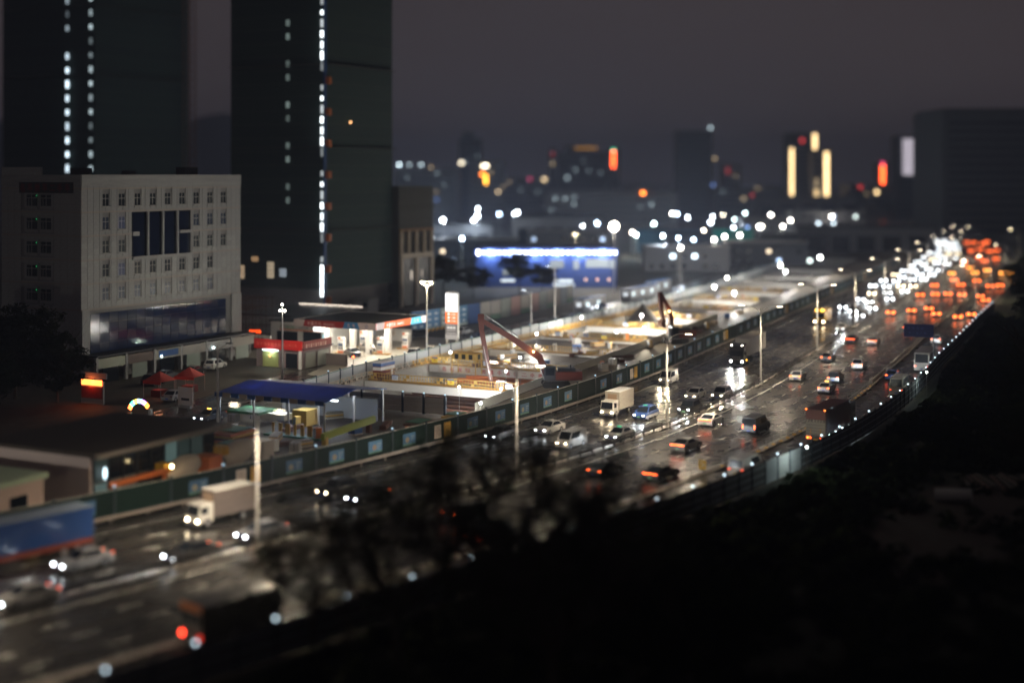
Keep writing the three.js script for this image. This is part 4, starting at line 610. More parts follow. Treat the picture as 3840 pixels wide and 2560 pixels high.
// ---------------------------------------------------------------- showroom with the row of lights
const worldThing = (name, label, cat, x, z, group) => { const g = new THREE.Group(); g.name = numbered(name); g.position.set(x, 0, z); g.userData = { label, category: cat }; if (group) g.userData.group = group; scene.add(g); return g; };
{
  const t = worldThing('showroom', 'low blue showroom with a long row of white lights under its roof', 'building', 9.8, -414), W = 40;
  bx(t, 'wall', M(.02, .05, .20, .6), 0, 4.5, 0, W, 9, 18); bx(t, 'roof', M(.03, .06, .2, .6), 0, 10.9, 0, W + 1, .5, 20); bx(t, 'fascia', M(.05, .12, .42, .5), 0, 9.9, 9.2, W + .8, 1.6, .5);
  for (let i = 0; i < 27; i++) part(t, 'roof_lamp', BALL, glow(.92, .95, 1, 22), [-W / 2 + .6 + i * 1.5, 9.9, 9.7], [i ? .5 : .8, i ? .9 : 1.5, .4]);
  for (let i = 0; i < 6; i++) { const l = new THREE.PointLight(new THREE.Color().setRGB(.75, .86, 1), 200); l.name = 'roof_lamp_light'; l.position.set(-16 + i * 6.4, 9.6, 10.8); l.shadow.radius = 30; t.add(l); }
  for (const [x, y, w, h, k] of [[3, 6.6, 4, 2.2, .45], [8.5, 6.4, 1.6, 2.6, .6], [14.5, 6.8, 6.5, 2.4, .7], [18.8, 6.6, 1.6, 2.4, .7], [-9, 4.2, 1.8, 1.6, .7], [-11.5, 4.2, 1.8, 1.6, .7], [4, 1.8, 7, .8, 1.6], [5, .6, 6, .6, 1.4], [-11, 1.9, 4, .7, 1.4], [-1, 2.6, 1.2, .8, .8]]) bx(t, 'lit_window', glow(.8, .9, .95, k), x, y, 9.05, w, h, .08);
  for (const [x, c] of [[11.2, [1, .6, .45]], [14.5, [1, .55, .4]], [17.8, [1, .6, .45]]]) part(t, 'door_lamp', BALL, glow(...c, 2), [x, 2.2, 9.6], [.8, .8, .4]);
}

// ---------------------------------------------------------------- vehicles
const quadGeo = (a, b, c, d) => { const g = new THREE.BufferGeometry(); g.setAttribute('position', new THREE.Float32BufferAttribute([...a, ...b, ...c, ...a, ...c, ...d], 3)); g.setAttribute('uv', new THREE.Float32BufferAttribute([0, 0, 1, 0, 1, 1, 0, 0, 1, 1, 0, 1], 2)); g.computeVertexNormals(); return g; };
const mixp = (a, b, t) => a.map((x, i) => x + (b[i] - x) * t);
// a pane set into the face a-b-c-d (seen anticlockwise from outside), a centimetre proud of it
function pane(a, b, c, d, m0 = .07, m1 = .1) {
  const at = (s, t) => mixp(mixp(a, b, s), mixp(d, c, s), t), q = [at(m0, m1), at(1 - m0, m1), at(1 - m0, 1 - m1), at(m0, 1 - m1)];
  const v = (p) => new THREE.Vector3(...p), n = v(q[1]).sub(v(q[0])).cross(v(q[3]).sub(v(q[0]))).normalize().multiplyScalar(-.014);
  return quadGeo(...q.map((p) => v(p).add(n).toArray()));
}
const SPEC = {
  sedan: { L: 4.75, W: 1.84, H: 1.47, belt: .98, hood: .86, trunk: 1.0, cab: [1.12, .18, -1.0, -1.85], wx: [1.42, -1.4], r: .335 },
  coupe: { L: 4.9, W: 1.95, H: 1.44, belt: .98, hood: .84, trunk: 1.05, cab: [1.1, .1, -.9, -2.15], wx: [1.5, -1.48], r: .37 },
  suv: { L: 4.65, W: 1.88, H: 1.7, belt: 1.08, hood: 1.0, trunk: 1.08, cab: [1.15, .42, -1.7, -2.18], wx: [1.4, -1.38], r: .37 },
  mpv: { L: 4.7, W: 1.85, H: 1.66, belt: 1.02, hood: .95, trunk: 1.04, cab: [1.45, .45, -1.6, -2.2], wx: [1.45, -1.42], r: .35 },
  van: { L: 4.6, W: 1.78, H: 1.98, belt: 1.08, hood: .98, trunk: 1.1, cab: [1.75, 1.0, -2.12, -2.24], wx: [1.5, -1.35], r: .33, wt: .12 },
  bigvan: { L: 5.3, W: 1.98, H: 2.05, belt: 1.12, hood: 1.05, trunk: 1.14, cab: [1.95, 1.15, -2.5, -2.6], wx: [1.7, -1.6], r: .36, wt: .13 },
  minibus: { L: 6.6, W: 2.05, H: 2.6, belt: 1.3, hood: 1.2, trunk: 1.3, cab: [2.9, 2.3, -3.15, -3.24], wx: [2.1, -1.9], r: .4, wt: .12 },
  bus: { L: 10.5, W: 2.5, H: 3.1, belt: 1.35, hood: 1.32, trunk: 1.35, cab: [5.18, 5.0, -5.05, -5.2], wx: [3.2, -2.8], r: .5, wt: .08 },
};
const carCache = {};
function carGeo(k) {
  if (carCache[k]) return carCache[k];
  const s = SPEC[k], h = s.L / 2, lo = .24, sh = new THREE.Shape();
  sh.moveTo(-h + .06, lo); sh.lineTo(s.wx[1] - s.r - .06, lo); sh.absarc(s.wx[1], lo + .03, s.r + .06, Math.PI, 0, true); sh.lineTo(s.wx[0] - s.r - .06, lo); sh.absarc(s.wx[0], lo + .03, s.r + .06, Math.PI, 0, true); sh.lineTo(h - .1, lo);
  sh.quadraticCurveTo(h + .02, .42, h - .02, s.hood - .26); sh.quadraticCurveTo(h - .08, s.hood - .06, h - .45, s.hood - .02); sh.lineTo(s.cab[0], s.belt - .02); sh.lineTo(s.cab[3], s.trunk); sh.quadraticCurveTo(-h + .02, s.trunk - .02, -h + .02, s.trunk - .22); sh.lineTo(-h, .5); sh.quadraticCurveTo(-h - .01, .3, -h + .06, lo);
  const body = new THREE.ExtrudeGeometry(sh, { depth: s.W - .16, bevelThickness: .08, bevelSize: .05, bevelOffset: -.05, bevelSegments: 2, curveSegments: 6 }).translate(0, 0, -(s.W - .16) / 2);
  const wb = s.W / 2 - .05, wt = s.W / 2 - (s.wt || .24), y0 = s.belt - .05, y1 = s.H, [x0, x1, x2, x3] = s.cab;
  const A = [x0, y0, wb], B = [x1, y1, wt], C = [x2, y1, wt], Dd = [x3, y0, wb], n = (p) => [p[0], p[1], -p[2]];
  const roof = (p) => [p[0], p[1] + .05, 0];
  const cabin = flat([quadGeo(n(A), A, B, n(B)).rotateY(0), quadGeo(A, Dd, C, B).scale(1, 1, 1), quadGeo(n(Dd), n(A), n(B), n(C)), quadGeo(Dd, n(Dd), n(C), C), quadGeo(B, C, roof(C), roof(B)), quadGeo(n(C), n(B), roof(B), roof(C)), quadGeo(B, roof(B), n(B), n(B)), quadGeo(C, n(C), roof(C), roof(C))].map((g) => { g.computeVertexNormals(); return g; }));
  const cut = k === 'van' || k === 'bigvan' ? .45 : .04;
  const sideA = mixp(A, Dd, 0), sideB = mixp(Dd, A, cut * .9), topB = mixp(C, B, cut * .9);
  const o = { s, body, cabin, windshield: pane(n(A), A, B, n(B), .05, .08), rear: pane(Dd, n(Dd), n(C), C, .08, .12), sideR: pane(n(sideB), n(A), n(B), n(topB), .07, .14), sideL: pane(A, sideB, topB, B, .07, .14) };
  // the near-side pane of the face wound the other way
  return carCache[k] = o;
}
const tyreGeo = new THREE.CylinderGeometry(1, 1, 1, 18).rotateX(Math.PI / 2), rimGeo = new THREE.CylinderGeometry(.62, .62, 1.06, 12).rotateX(Math.PI / 2);
const HEAD = { cool: [.86, .94, 1], warm: [1, .80, .52], white: [1, .96, .9] };
const TAIL = glow(1, .10, .015, 9), TAILDIM = glow(1, .08, .02, 3), AMBER = glow(1, .42, .04, 9);
function addWheels(t, xs, r, w, z) { for (const x of xs) for (const s of [-1, 1]) { const m = part(t, 'wheel', tyreGeo, mat.tyre, [x, r, s * z], [r, r, w]); part(m, 'rim', rimGeo, mat.rim); } }
function headSpot(t, x, y, z, col, k) {
  const l = new THREE.SpotLight(new THREE.Color().setRGB(...col), k, 0, .42, .9, 2); l.position.set(x + .12, y, z); l.target.position.set(x + 22, -.9, z * 1.4); l.shadow.radius = 5; l.castShadow = true; l.name = 'headlight_beam'; t.add(l, l.target);
}
const paintOf = {}; const paint = (r, g, b) => paintOf[[r, g, b]] ??= M(r, g, b, .32, { clearcoat: .8, clearcoatRoughness: .12 });
const WHITE = paint(.62, .61, .58), SILVER = paint(.34, .34, .34), BLACK = paint(.012, .012, .014), GREY = paint(.09, .095, .11), TAUPE = paint(.16, .14, .12), BLUEC = paint(.03, .07, .24), YELLOWC = paint(.6, .36, .03), REDC = paint(.3, .03, .02);
const plateMat = { blue: M(.02, .07, .4, .5), green: M(.25, .55, .35, .5), yellow: M(.6, .42, .03, .5) };
function car(kind, color, u, base, dir, label, o = {}) {
  const v = (o.free ? base : base + off(u)), t = thing(o.name || { sedan: 'car', coupe: 'car', suv: 'car', mpv: 'car', van: 'van', bigvan: 'van', minibus: 'minibus', bus: 'bus' }[kind], label, o.cat || { van: 'van', bigvan: 'van', minibus: 'minibus', bus: 'bus' }[kind] || 'car', u, v, { turn: o.turn ?? turnAt(u), spin: dir < 0 ? Math.PI : 0, y: o.y ?? .02, group: o.group });
  const g = carGeo(kind), s = g.s, h = s.L / 2, col = HEAD[o.head || 'cool'];
  part(t, 'body', g.body, color); part(t, 'cabin', g.cabin, o.roof || color);
  part(t, 'windshield', g.windshield, mat.glassDark); part(t, 'rear_window', g.rear, mat.glassDark); part(t, 'side_window', g.sideL, mat.glassDark); part(t, 'side_window', g.sideR, mat.glassDark);
  const big = o.big || 1;
  for (const z of [-1, 1]) {
    const zz = z * (s.W / 2 - .3);
    part(t, 'headlight', BALL, o.dark ? mat.rim : glow(...col, o.headK || 34), [h - .07, s.hood - .24, zz], [.16, .17 * big, .36 * big]);
    if (!o.bar) part(t, 'taillight', BALL, o.dark ? mat.redDeep : o.dim ? TAILDIM : TAIL, [-h + .06, Math.min(s.trunk, 1.1) - .16, z * (s.W / 2 - .24)], o.tall ? [.14, .62, .16] : [.14, .18 * big, .42 * big]);
    part(t, 'mirror', BALL, color, [s.cab[0] - .35, s.belt + .08, z * (s.W / 2 + .08)], [.16, .16, .22]);
    if (o.beam) headSpot(t, h, s.hood - .24, zz, col, o.beam);
  }
  if (o.bar) bx(t, 'taillight', TAIL, -h + .0, s.trunk - .12, 0, .08, .09, s.W - .25);
  bx(t, 'number_plate', plateMat[o.plate || 'blue'], dir < 0 ? h - .02 : -h - .02, .52, 0, .04, .14, .45); bx(t, 'number_plate', plateMat[o.plate || 'blue'], dir < 0 ? -h - .02 : h - .02, .52, 0, .04, .14, .45);
  addWheels(t, s.wx, s.r, .22, s.W / 2 - .12);
  if (o.taxi) { bx(t, 'roof_sign', o.taxi === 'green' ? glow(.1, 1, .5, .7) : glow(1, .5, .08, 5), .1, s.H + .1, 0, .2, .12, .5); }
  if (o.twoTone) bx(t, 'lower_panel', WHITE, 0, .48, 0, s.L - .5, .34, s.W + .012);
  if (o.rack) for (const z of [-1, 1]) bx(t, 'roof_rail', mat.steel, -.6, s.H + .08, z * .6, 2.2, .05, .05);
  return t;
}
// ---- oncoming, near
const on = (kind, c, u, b, label, o = {}) => car(kind, c, u, b, -1, label, { beam: 230, ...o });
on('sedan', WHITE, 158.1, -77.8, 'white sedan alone in its lane left of the white van', { head: 'cool' });
on('van', WHITE, 151.1, -70.9, 'white one-box van with warm headlights, nearest on the oncoming side', { head: 'warm' });
on('sedan', SILVER, 158.1, -68.3, 'pale sedan with lit roof marker hugging the median rail', { head: 'cool', taxi: 'green' });
on('mpv', BLUEC, 173.2, -71.8, 'blue and white taxi with green glow behind its windscreen', { twoTone: true, taxi: 'green', plate: 'green' });
on('suv', BLACK, 180, -68.3, 'black car beside the median rail ahead of the grey one', { plate: 'green' });
on('sedan', WHITE, 192.1, -71.7, 'white sedan behind the blue taxi, beside the dark grey car', { head: 'warm' });
on('suv', GREY, 193.6, -68.2, 'dark grey car beside the median, right of the white sedan', { rack: true, head: 'warm' });
on('van', WHITE, 204.2, -80, 'white van with orange headlights near the green hoarding', { head: 'warm' });
on('sedan', GREY, 151.6, -80.7, 'dark car half hidden behind the tree top by the hoarding', {});
on('sedan', WHITE, 289.2, -68, 'white car far up the fast lane with dim headlights', { beam: 120, headK: 8 });
on('sedan', SILVER, 86, -73, 'white car at far left beside the blue container truck', { head: 'cool' });
on('sedan', SILVER, 76.5, -67.3, 'pale car cut off by the left edge of the picture', {});
on('suv', BLACK, 117, -75.9, 'black car with yellowish headlights behind the white box truck', { head: 'warm' });
on('sedan', BLACK, 116.5, -71.9, 'black car with bluish headlights beside the yellow-lit one', {});
on('sedan', GREY, 100.3, -69.0, 'dark car with bluish headlights right of the white box truck', {});
on('sedan', BLACK, 92, -65.9 - 2.2, 'dark car with bluish headlights between median and lamp post', {});
// ---- outbound, near
const out = (kind, c, u, b, label, o = {}) => car(kind, c, u, b, 1, label, { beam: 90, ...o });
out('coupe', WHITE, 173, -62.6, 'white fastback with full-width rear light near the median', { bar: true, plate: 'green' });
out('coupe', TAUPE, 155.6, -58.6, 'dark fastback with thin full-width rear light bar', { bar: true, plate: 'green' });
out('coupe', BLACK, 139.6, -53.7, 'dark car with thick red rear light bar, nearest outbound', { bar: true, plate: 'green' });
out('sedan', BLACK, 138.6, -59.6, 'dark sedan with two red lights just above the tree top', {});
out('bigvan', BLACK, 170.6, -55.9, 'black van with tall upright red tail lights', { tall: true });
out('bigvan', WHITE, 146, -47.2, 'white van with small amber tail lights on the service road', { dim: true, plate: 'yellow', head: 'warm' });
out('sedan', SILVER, 217, -62.5, 'silver sedan in the lane along the median, left of the taxi', {});
out('sedan', SILVER, 207, -56, 'silver taxi with orange roof sign', { taxi: 'amber' });
out('suv', BLACK, 217.6, -56.7, 'black car just ahead of the orange-signed taxi', { dim: false });
out('suv', WHITE, 234.5, -55.7, 'white hatchback with tall glowing rear, third lane', {});
out('sedan', SILVER, 241.5, -62.2, 'silver car ahead of the silver sedan along the median', {});
out('sedan', BLACK, 270.2, -62.8, 'dark car with wide orange rear light far along the median', { bar: true });
out('sedan', SILVER, 269.4, -58.6, 'car with wide orange rear light, right of the dark one', { bar: true });
out('sedan', BLUEC, 225, -48.9, 'dark blue car on the service road ahead of the minibus', {});
out('minibus', paint(.42, .39, .32), 210.5, -45.9, 'cream minibus with chrome roof luggage on the service road', { rack: true, dim: true });
out('bus', paint(.46, .44, .40), 240, -45.6, 'pale bus on the service road seen from behind', {});
out('sedan', BLACK, 262, -47.9, 'dark car on the service road beyond the bus', {});
out('suv', WHITE, 277, -47.7, 'white car on the service road beyond the road sign', {});
out('sedan', GREY, 296.5, -55.4, 'dark car in the outer lane behind the blue road sign', {});
out('sedan', BLACK, 115, -59.8, 'dark car with two red lights seen through the tree', {});
out('sedan', BLACK, 108.6, -51.5 - .8, 'dark car with faint red lights low behind the tree', { dim: true });

// trucks ---------------------------------------------------------------
function boxTruck(u, base, label, tint = [.52, .49, .44]) {
  const t = thing('box_truck', label, 'truck', u, base + off(u), { turn: turnAt(u), spin: Math.PI, y: .02 }), c = WHITE;
  const cab = new THREE.Shape(); cab.moveTo(-.8, .5); cab.lineTo(.72, .5); cab.lineTo(.8, 1.15); cab.lineTo(.5, 2.1); cab.lineTo(-.8, 2.15); cab.closePath();
  part(t, 'cab', new THREE.ExtrudeGeometry(cab, { depth: 1.8, bevelThickness: .06, bevelSize: .05, bevelSegments: 2 }).translate(0, 0, -.9), c, [2.35, 0, 0]);
  part(t, 'windshield', quadGeo([.86, 1.2, .82], [.86, 1.2, -.82], [.6, 2.0, -.76], [.6, 2.0, .76]), mat.glassDark, [2.37, 0, 0]);
  for (const z of [-1, 1]) { bx(t, 'door_window', mat.glassDark, 2.55, 1.6, z * .97, .75, .6, .02); part(t, 'headlight', BALL, glow(...HEAD.warm, 34), [3.2, .72, z * .72], [.16, .22, .34]); bx(t, 'mirror', mat.black, 2.95, 1.75, z * 1.15, .08, .35, .18); headSpot(t, 3.25, .72, z * .72, HEAD.warm, 240); }
  bx(t, 'bumper', M(.4, .4, .38, .6), 3.2, .45, 0, .12, .3, 1.9); bx(t, 'number_plate', plateMat.blue, 3.28, .45, 0, .03, .14, .45);
  bx(t, 'cargo_box', M(...tint, .6, { map: rep(wallTone, 1, 1) }), -.95, 2.0, 0, 4.7, 2.3, 2.1); bx(t, 'box_roof', M(.6, .6, .58, .35), -.95, 3.17, 0, 4.72, .06, 2.12); bx(t, 'box_front_panel', M(.36, .25, .17, .7), 1.42, 2.5, 0, .04, .8, 1.3); bx(t, 'chassis', mat.black, -.6, .7, 0, 5.6, .22, .9);
  addWheels(t, [2.2, -1.9], .42, .26, .85); bx(t, 'side_guard', mat.grey, -.2, .55, 1, 2, .1, .06);
}
boxTruck(174.4, -76.5, 'white refrigerated box truck on the oncoming side'); boxTruck(103.2, -76.6, 'white box truck blurred at the left beside the tall lamp post', [.17, .14, .13]);
{ // black tractor with a pale container
  const u = 230.5, t = thing('semi_truck', 'black tractor truck with roof lights pulling a pale container', 'truck', u, -75.1 + off(u), { turn: turnAt(u), spin: Math.PI, y: .02 });
  const cab = new THREE.Shape(); cab.moveTo(-1.1, .6); cab.lineTo(1.02, .6); cab.lineTo(1.1, 1.4); cab.lineTo(1.0, 2.4); cab.lineTo(.75, 3.4); cab.lineTo(-1.1, 3.6); cab.closePath();
  part(t, 'cab', new THREE.ExtrudeGeometry(cab, { depth: 2.3, bevelThickness: .07, bevelSize: .06, bevelSegments: 2 }).translate(0, 0, -1.15), BLACK, [2.2, 0, 0]);
  part(t, 'windshield', quadGeo([1.19, 1.75, 1.08], [1.19, 1.75, -1.08], [1.1, 2.6, -1.05], [1.1, 2.6, 1.05]), mat.glassDark, [2.2, 0, 0]);
  for (const z of [-1, 1]) { part(t, 'headlight', BALL, glow(...HEAD.white, 40), [3.3, .85, z * .95], [.18, .32, .4]); part(t, 'roof_lamp', BALL, glow(1, .9, .75, 22), [3.0, 3.5, z * .9], [.2, .2, .26]); part(t, 'marker_lamp', BALL, AMBER, [1.2, .9, z * 1.25], [.24, .2, .12]); headSpot(t, 3.35, .85, z * .95, HEAD.white, 420); bx(t, 'mirror', mat.black, 2.9, 2.2, z * 1.4, .1, .6, .25); }
  for (let i = 0; i < 4; i++) bx(t, 'grille_bar', mat.steel, 3.33, 1.1 + i * .16, 0, .05, .05, 1.5);
  bx(t, 'container', M(.46, .42, .36, .6), -7.4, 2.75, 0, 12.4, 2.8, 2.44); bx(t, 'container_end', M(.48, .44, .38, .6), -1.15, 2.75, 0, .1, 2.7, 2.36); bx(t, 'logo', REDC, -6, 3.0, 1.24, .8, .5, .02); bx(t, 'chassis', mat.black, -6, 1.1, 0, 14, .3, 1.0); part(t, 'marker_lamp', BALL, glow(1, .65, .1, 9), [-13.4, 1.5, 1.25], [.26, .24, .14]);
  addWheels(t, [2.3, -.6, -9.8, -11.1, -12.4], .5, .3, 1.02);
}
{ // dark red container lorry going away
  const u = 166.6, t = thing('container_truck', 'dark red container lorry with tail lift on the service road', 'truck', u, -47.1 + off(u), { turn: turnAt(u), y: .02 }), red = M(.06, .011, .009, .35, { clearcoat: .5 });
  bx(t, 'container', red, 5.0, 2.6, 0, 9.6, 2.75, 2.48); for (let i = 0; i < 12; i++) { bx(t, 'roof_rib', red, .7 + i * .78, 4.0, 0, .3, .06, 2.4); }
  for (let i = 0; i < 14; i++) bx(t, 'side_rib', red, .6 + i * .68, 2.6, 1.26, .24, 2.6, .05);
  bx(t, 'tail_lift', M(.20, .19, .17, .5, { metalness: .3 }), .14, 1.75, 0, .1, 2.1, 2.4); for (const y of [1.1, 1.45, 1.8, 2.15]) bx(t, 'lift_ridge', mat.dark, .08, y, 0, .03, .05, 2.3);
  part(t, 'lettering', new THREE.BoxGeometry(2.36, .3, .03), print(256, 32, (c, w, h) => { c.fillStyle = '#4a4540'; c.fillRect(0, 0, w, h); c.fillStyle = '#c9c2b4'; c.font = 'bold 24px sans-serif'; 'BLWORS'.split('').forEach((k, i) => c.fillText(k, 14 + i * 40, 25)); }), [.07, 2.66, 0], null, [0, -Math.PI / 2, 0]);
  bx(t, 'top_panel', M(.12, .022, .016, .5), .12, 3.35, 0, .1, 1.15, 2.42);
  for (const z of [-1, 1]) { bx(t, 'chevron_strip', STRIPES, .07, 1.3, z * .6, .03, .9, .1); part(t, 'taillight', BALL, glow(1, .16, .02, 12), [.02, .62, z * .95], [.12, .2, .3]); part(t, 'taillight', BALL, TAIL, [.02, .62, z * .62], [.12, .18, .22]); part(t, 'top_lamp', BALL, glow(1, .2, .03, 10), [.05, 3.98, z * 1.15], [.14, .14, .16]); }
  for (let i = 0; i < 4; i++) { part(t, 'side_lamp', BALL, glow(.8, .93, 1, 22), [1.2 + i * 2.6, .95, 1.3], [.2, .16, .12]); const l = new THREE.SpotLight(new THREE.Color().setRGB(.7, .88, 1), 40, 0, 1.1, .8, 2); l.position.set(1.2 + i * 2.6, .95, 1.4); l.target.position.set(1.2 + i * 2.6, 0, 2.6); l.name = 'side_lamp_light'; t.add(l, l.target); }
  bx(t, 'cab', BLACK, 11.2, 2.0, 0, 2.2, 3.0, 2.4); bx(t, 'cab_window', mat.glassDark, 11.4, 2.5, 1.21, 1.2, .8, .03); bx(t, 'chassis', mat.black, 5.6, .85, 0, 11.4, .25, 1.1); bx(t, 'bumper', mat.dark, .1, .5, 0, .12, .25, 2.3); bx(t, 'number_plate', plateMat.yellow, .02, .45, 0, .03, .16, .5); addWheels(t, [1.6, 2.9, 10.9], .5, .3, 1.02);
}
{ // blue container truck at far left, bright yellow truck far up, bus at the bottom
  const u = 86.2, t = thing('container_lorry', 'blurred lorry with long blue box and red-brown skirt at far left', 'truck', u, -78 + off(u), { turn: turnAt(u), spin: Math.PI, y: .02 });
  bx(t, 'box', paint(.02, .075, .27), 1.5, 2.55, 0, 11.5, 2.5, 2.5); bx(t, 'box_roof', M(.30, .38, .5, .5), 1.5, 3.84, 0, 11.5, .08, 2.5); bx(t, 'skirt', M(.26, .045, .02, .5), 1.5, 1.05, 0, 11.5, .55, 2.4); bx(t, 'cab', M(.34, .29, .25, .5), 8.8, 1.8, 0, 2.3, 2.8, 2.4); bx(t, 'windshield', mat.glassDark, 9.97, 2.3, 0, .04, .9, 2.1); for (const z of [-1, 1]) { part(t, 'headlight', BALL, glow(...HEAD.white, 30), [9.98, .8, z * .9], [.14, .22, .36]); } addWheels(t, [8.5, -1.5, -2.8], .5, .3, 1.0);
  const y = thing('yellow_truck', 'yellow truck with amber roof beacons far up the oncoming side', 'truck', 301, -74.3 + off(301), { turn: turnAt(301), spin: Math.PI, y: .02 }); bx(y, 'cab', YELLOWC, 2.6, 1.7, 0, 2, 2.6, 2.3); bx(y, 'windshield', mat.glassDark, 3.62, 2.1, 0, .04, .9, 2); bx(y, 'tipper_box', YELLOWC, -1.8, 2.0, 0, 6.2, 2.2, 2.4); for (const z of [-1, 1]) { part(y, 'headlight', BALL, glow(...HEAD.warm, 40), [3.64, .8, z * .9], [.18, .3, .42]); part(y, 'beacon', BALL, glow(1, .5, .05, 14), [3.0, 3.15, z * .6], [.4, .34, .5]); } addWheels(y, [2.5, -2, -3.3], .5, .3, 1.0);
  const b = thing('orange_topped_bus', 'blurred vehicle with orange roof edge and red lamps at bottom left', 'bus', 74.4, -49.2 + off(74.4), { turn: turnAt(74), y: .02 }); bx(b, 'body', paint(.05, .045, .04), 3.5, 1.7, 0, 7, 2.7, 2.4); bx(b, 'roof_edge', M(.45, .13, .03, .6), 0.02, 2.9, 0, .12, .5, 2.3); bx(b, 'rear_window', mat.glassDark, -.02, 2.2, 0, .06, .7, 2); part(b, 'taillight', BALL, glow(1, .05, .02, 12), [-.02, 1.0, -.95], [.16, .36, .36]); part(b, 'taillight', BALL, glow(1, .04, .02, 1.5), [-.02, 1.0, .95], [.16, .36, .36]); addWheels(b, [1.5, 5.5], .48, .3, 1.0);
}
// concrete mixers behind the hoarding
[[121, -97.2, 'concrete mixer truck with pale drum behind the posters'], [111.5, -96.6, 'second mixer truck in the yard beside the glazed office']].forEach(([u, v, l], i) => {
  const t = thing('mixer_truck', l, 'mixer truck', u, v, { y: .02 }); const drum = new THREE.LatheGeometry([[.35, -2.4], [.8, -2.2], [1.25, -.8], [1.25, .4], [.9, 1.7], [.5, 2.3]].map(([x, y]) => new THREE.Vector2(x, y)), 22);
  part(t, 'drum', drum, M(.42, .36, .29, .55), [-.6, 2.3, 0], null, [0, 0, Math.PI / 2 + .22]); bx(t, 'cab', i ? mat.orangePaint : M(.4, .36, .32, .5), 3.4, 1.8, 0, 2.0, 2.5, 2.3); bx(t, 'windshield', mat.glassDark, 4.42, 2.2, 0, .04, .9, 2.0); bx(t, 'chassis', mat.dark, 0, .9, 0, 8, .3, 1); bx(t, 'hopper', mat.yellowDeep, -3.2, 3.0, 0, 1.1, .9, 1.2); bx(t, 'mudguard', mat.redDeep, -2, 1.1, 1.1, 2.4, .2, .5); addWheels(t, [3, -1.2, -2.5], .5, .3, 1.0); part(t, 'lamp', BALL, glow(1, .95, .88, 16), [4.5, 1.0, -.8], [.2, .24, .3]);
});
// far traffic: headlights one way, tail lights the other
{
  const lanes = [-68.3, -71.8, -75.3, -78.9], farBody = [WHITE, SILVER, GREY, BLACK, TAUPE]; let n = 0;
  for (const [li, l] of lanes.entries()) for (let u = 318 + li * 9 + (li === 3 ? 60 : 0); u < 900; u += rr(17, 31) + (u > 470 ? 8 : 0) + (u > 700 ? 10 : 0)) {
    const jl = l + rr(-.3, .3), t = thing('oncoming_car', 'distant oncoming car with glaring headlights in the dense queue', 'car', u, jl + off(u), { turn: turnAt(u), spin: Math.PI, y: .02, group: 'oncoming cars queueing far up the road' });
    const g = carGeo(['sedan', 'suv', 'mpv'][n % 3]), c = farBody[n % 5], warm = n % 6 === 4; n++;
    part(t, 'body', g.body, c); part(t, 'cabin', g.cabin, c); part(t, 'windshield', g.windshield, mat.glassDark);
    for (const z of [-1, 1]) part(t, 'headlight', BALL, glow(...(warm ? [1, .8, .52] : [.88, .95, 1]), u > 420 ? 16 : 20), [g.s.L / 2 - .05, .66, z * .7], [.2, .52, .52]);
  }
  n = 0;
  for (const [li, l] of [-62.7, -59.3, -56, -52.9, -47.8, -45.4].entries()) for (let u = 304 + li * 7 % 19 + (li > 3 ? 10 : 22); u < (li > 3 ? 500 : 760); u += rr(32, 60) + (u > 450 ? 22 : 0)) {
    const t = thing('outbound_car', 'distant outbound car showing only its red tail lights', 'car', u, l + rr(-.3, .3) + off(u), { turn: turnAt(u), y: .02, group: 'outbound cars far up the road' });
    const g = carGeo(['sedan', 'suv', 'mpv'][n % 3]), c = farBody[(n * 3) % 5]; n++;
    part(t, 'body', g.body, c); part(t, 'cabin', g.cabin, c); part(t, 'rear_window', g.rear, mat.glassDark);
    for (const z of [-1, 1]) part(t, 'taillight', BALL, n % 4 ? glow(1, .15, .03, 8) : glow(1, .34, .05, 9), [-g.s.L / 2 + .05, .92, z * .6], [.2, .6, .85]);
  }
}
// cars at the station and on the side road
car('sedan', BLACK, 208.2, -142.4, 1, 'glossy black sedan at the front fuel pump', { free: true, turn: PHI + .9, dark: true, y: .03 });
car('sedan', TAUPE, 215.5, -144.2, 1, 'bronze sedan between the pumps behind the black one', { free: true, turn: PHI + .9, dark: true, y: .03 });
car('mpv', WHITE, 211.2, -130.4 - 1.2, -1, 'white people carrier parked by the forecourt kerb', { free: true, turn: PHI + .25, dark: true, y: .03 });
car('sedan', WHITE, 216.8, -131.6, -1, 'white sedan parked behind the white people carrier', { free: true, turn: PHI + .3, dark: true, y: .03, plate: 'green' });
car('sedan', BLUEC, 310, -141, -1, 'taxi with yellow lit roof board on the side road', { free: true, turn: PHI, taxi: 'amber', beam: 60 });
car('sedan', GREY, 145, -121.5, -1, 'taxi with yellow lit board by the lamp post, upper left', { free: true, turn: PHI, taxi: 'amber', headK: 10, y: .03 });
car('suv', BLACK, 237, -147, -1, 'dark car with two lit headlights at the forecourt edge', { free: true, turn: PHI - .4, head: 'warm', beam: 60, y: .03 });
car('sedan', WHITE, 247, -142, 1, 'pale car parked on the side road beyond the price totem', { free: true, turn: PHI, dark: true });
[[166, -150, 0], [171, -152, 1], [177, -151.5, 2], [184, -153, 3], [156, -137, 4]].forEach(([u, v, i]) => car(['suv', 'sedan', 'sedan', 'suv', 'sedan'][i], [BLACK, GREY, BLACK, WHITE, SILVER][i], u, v, 1, ['black car parked before the office shops', 'grey car parked before the office shops', 'black sedan parked under the office shops', 'white car parked near the office corner', 'silver car parked on the side road by the billboard'][i], { free: true, turn: PHI + .2, dark: true }));

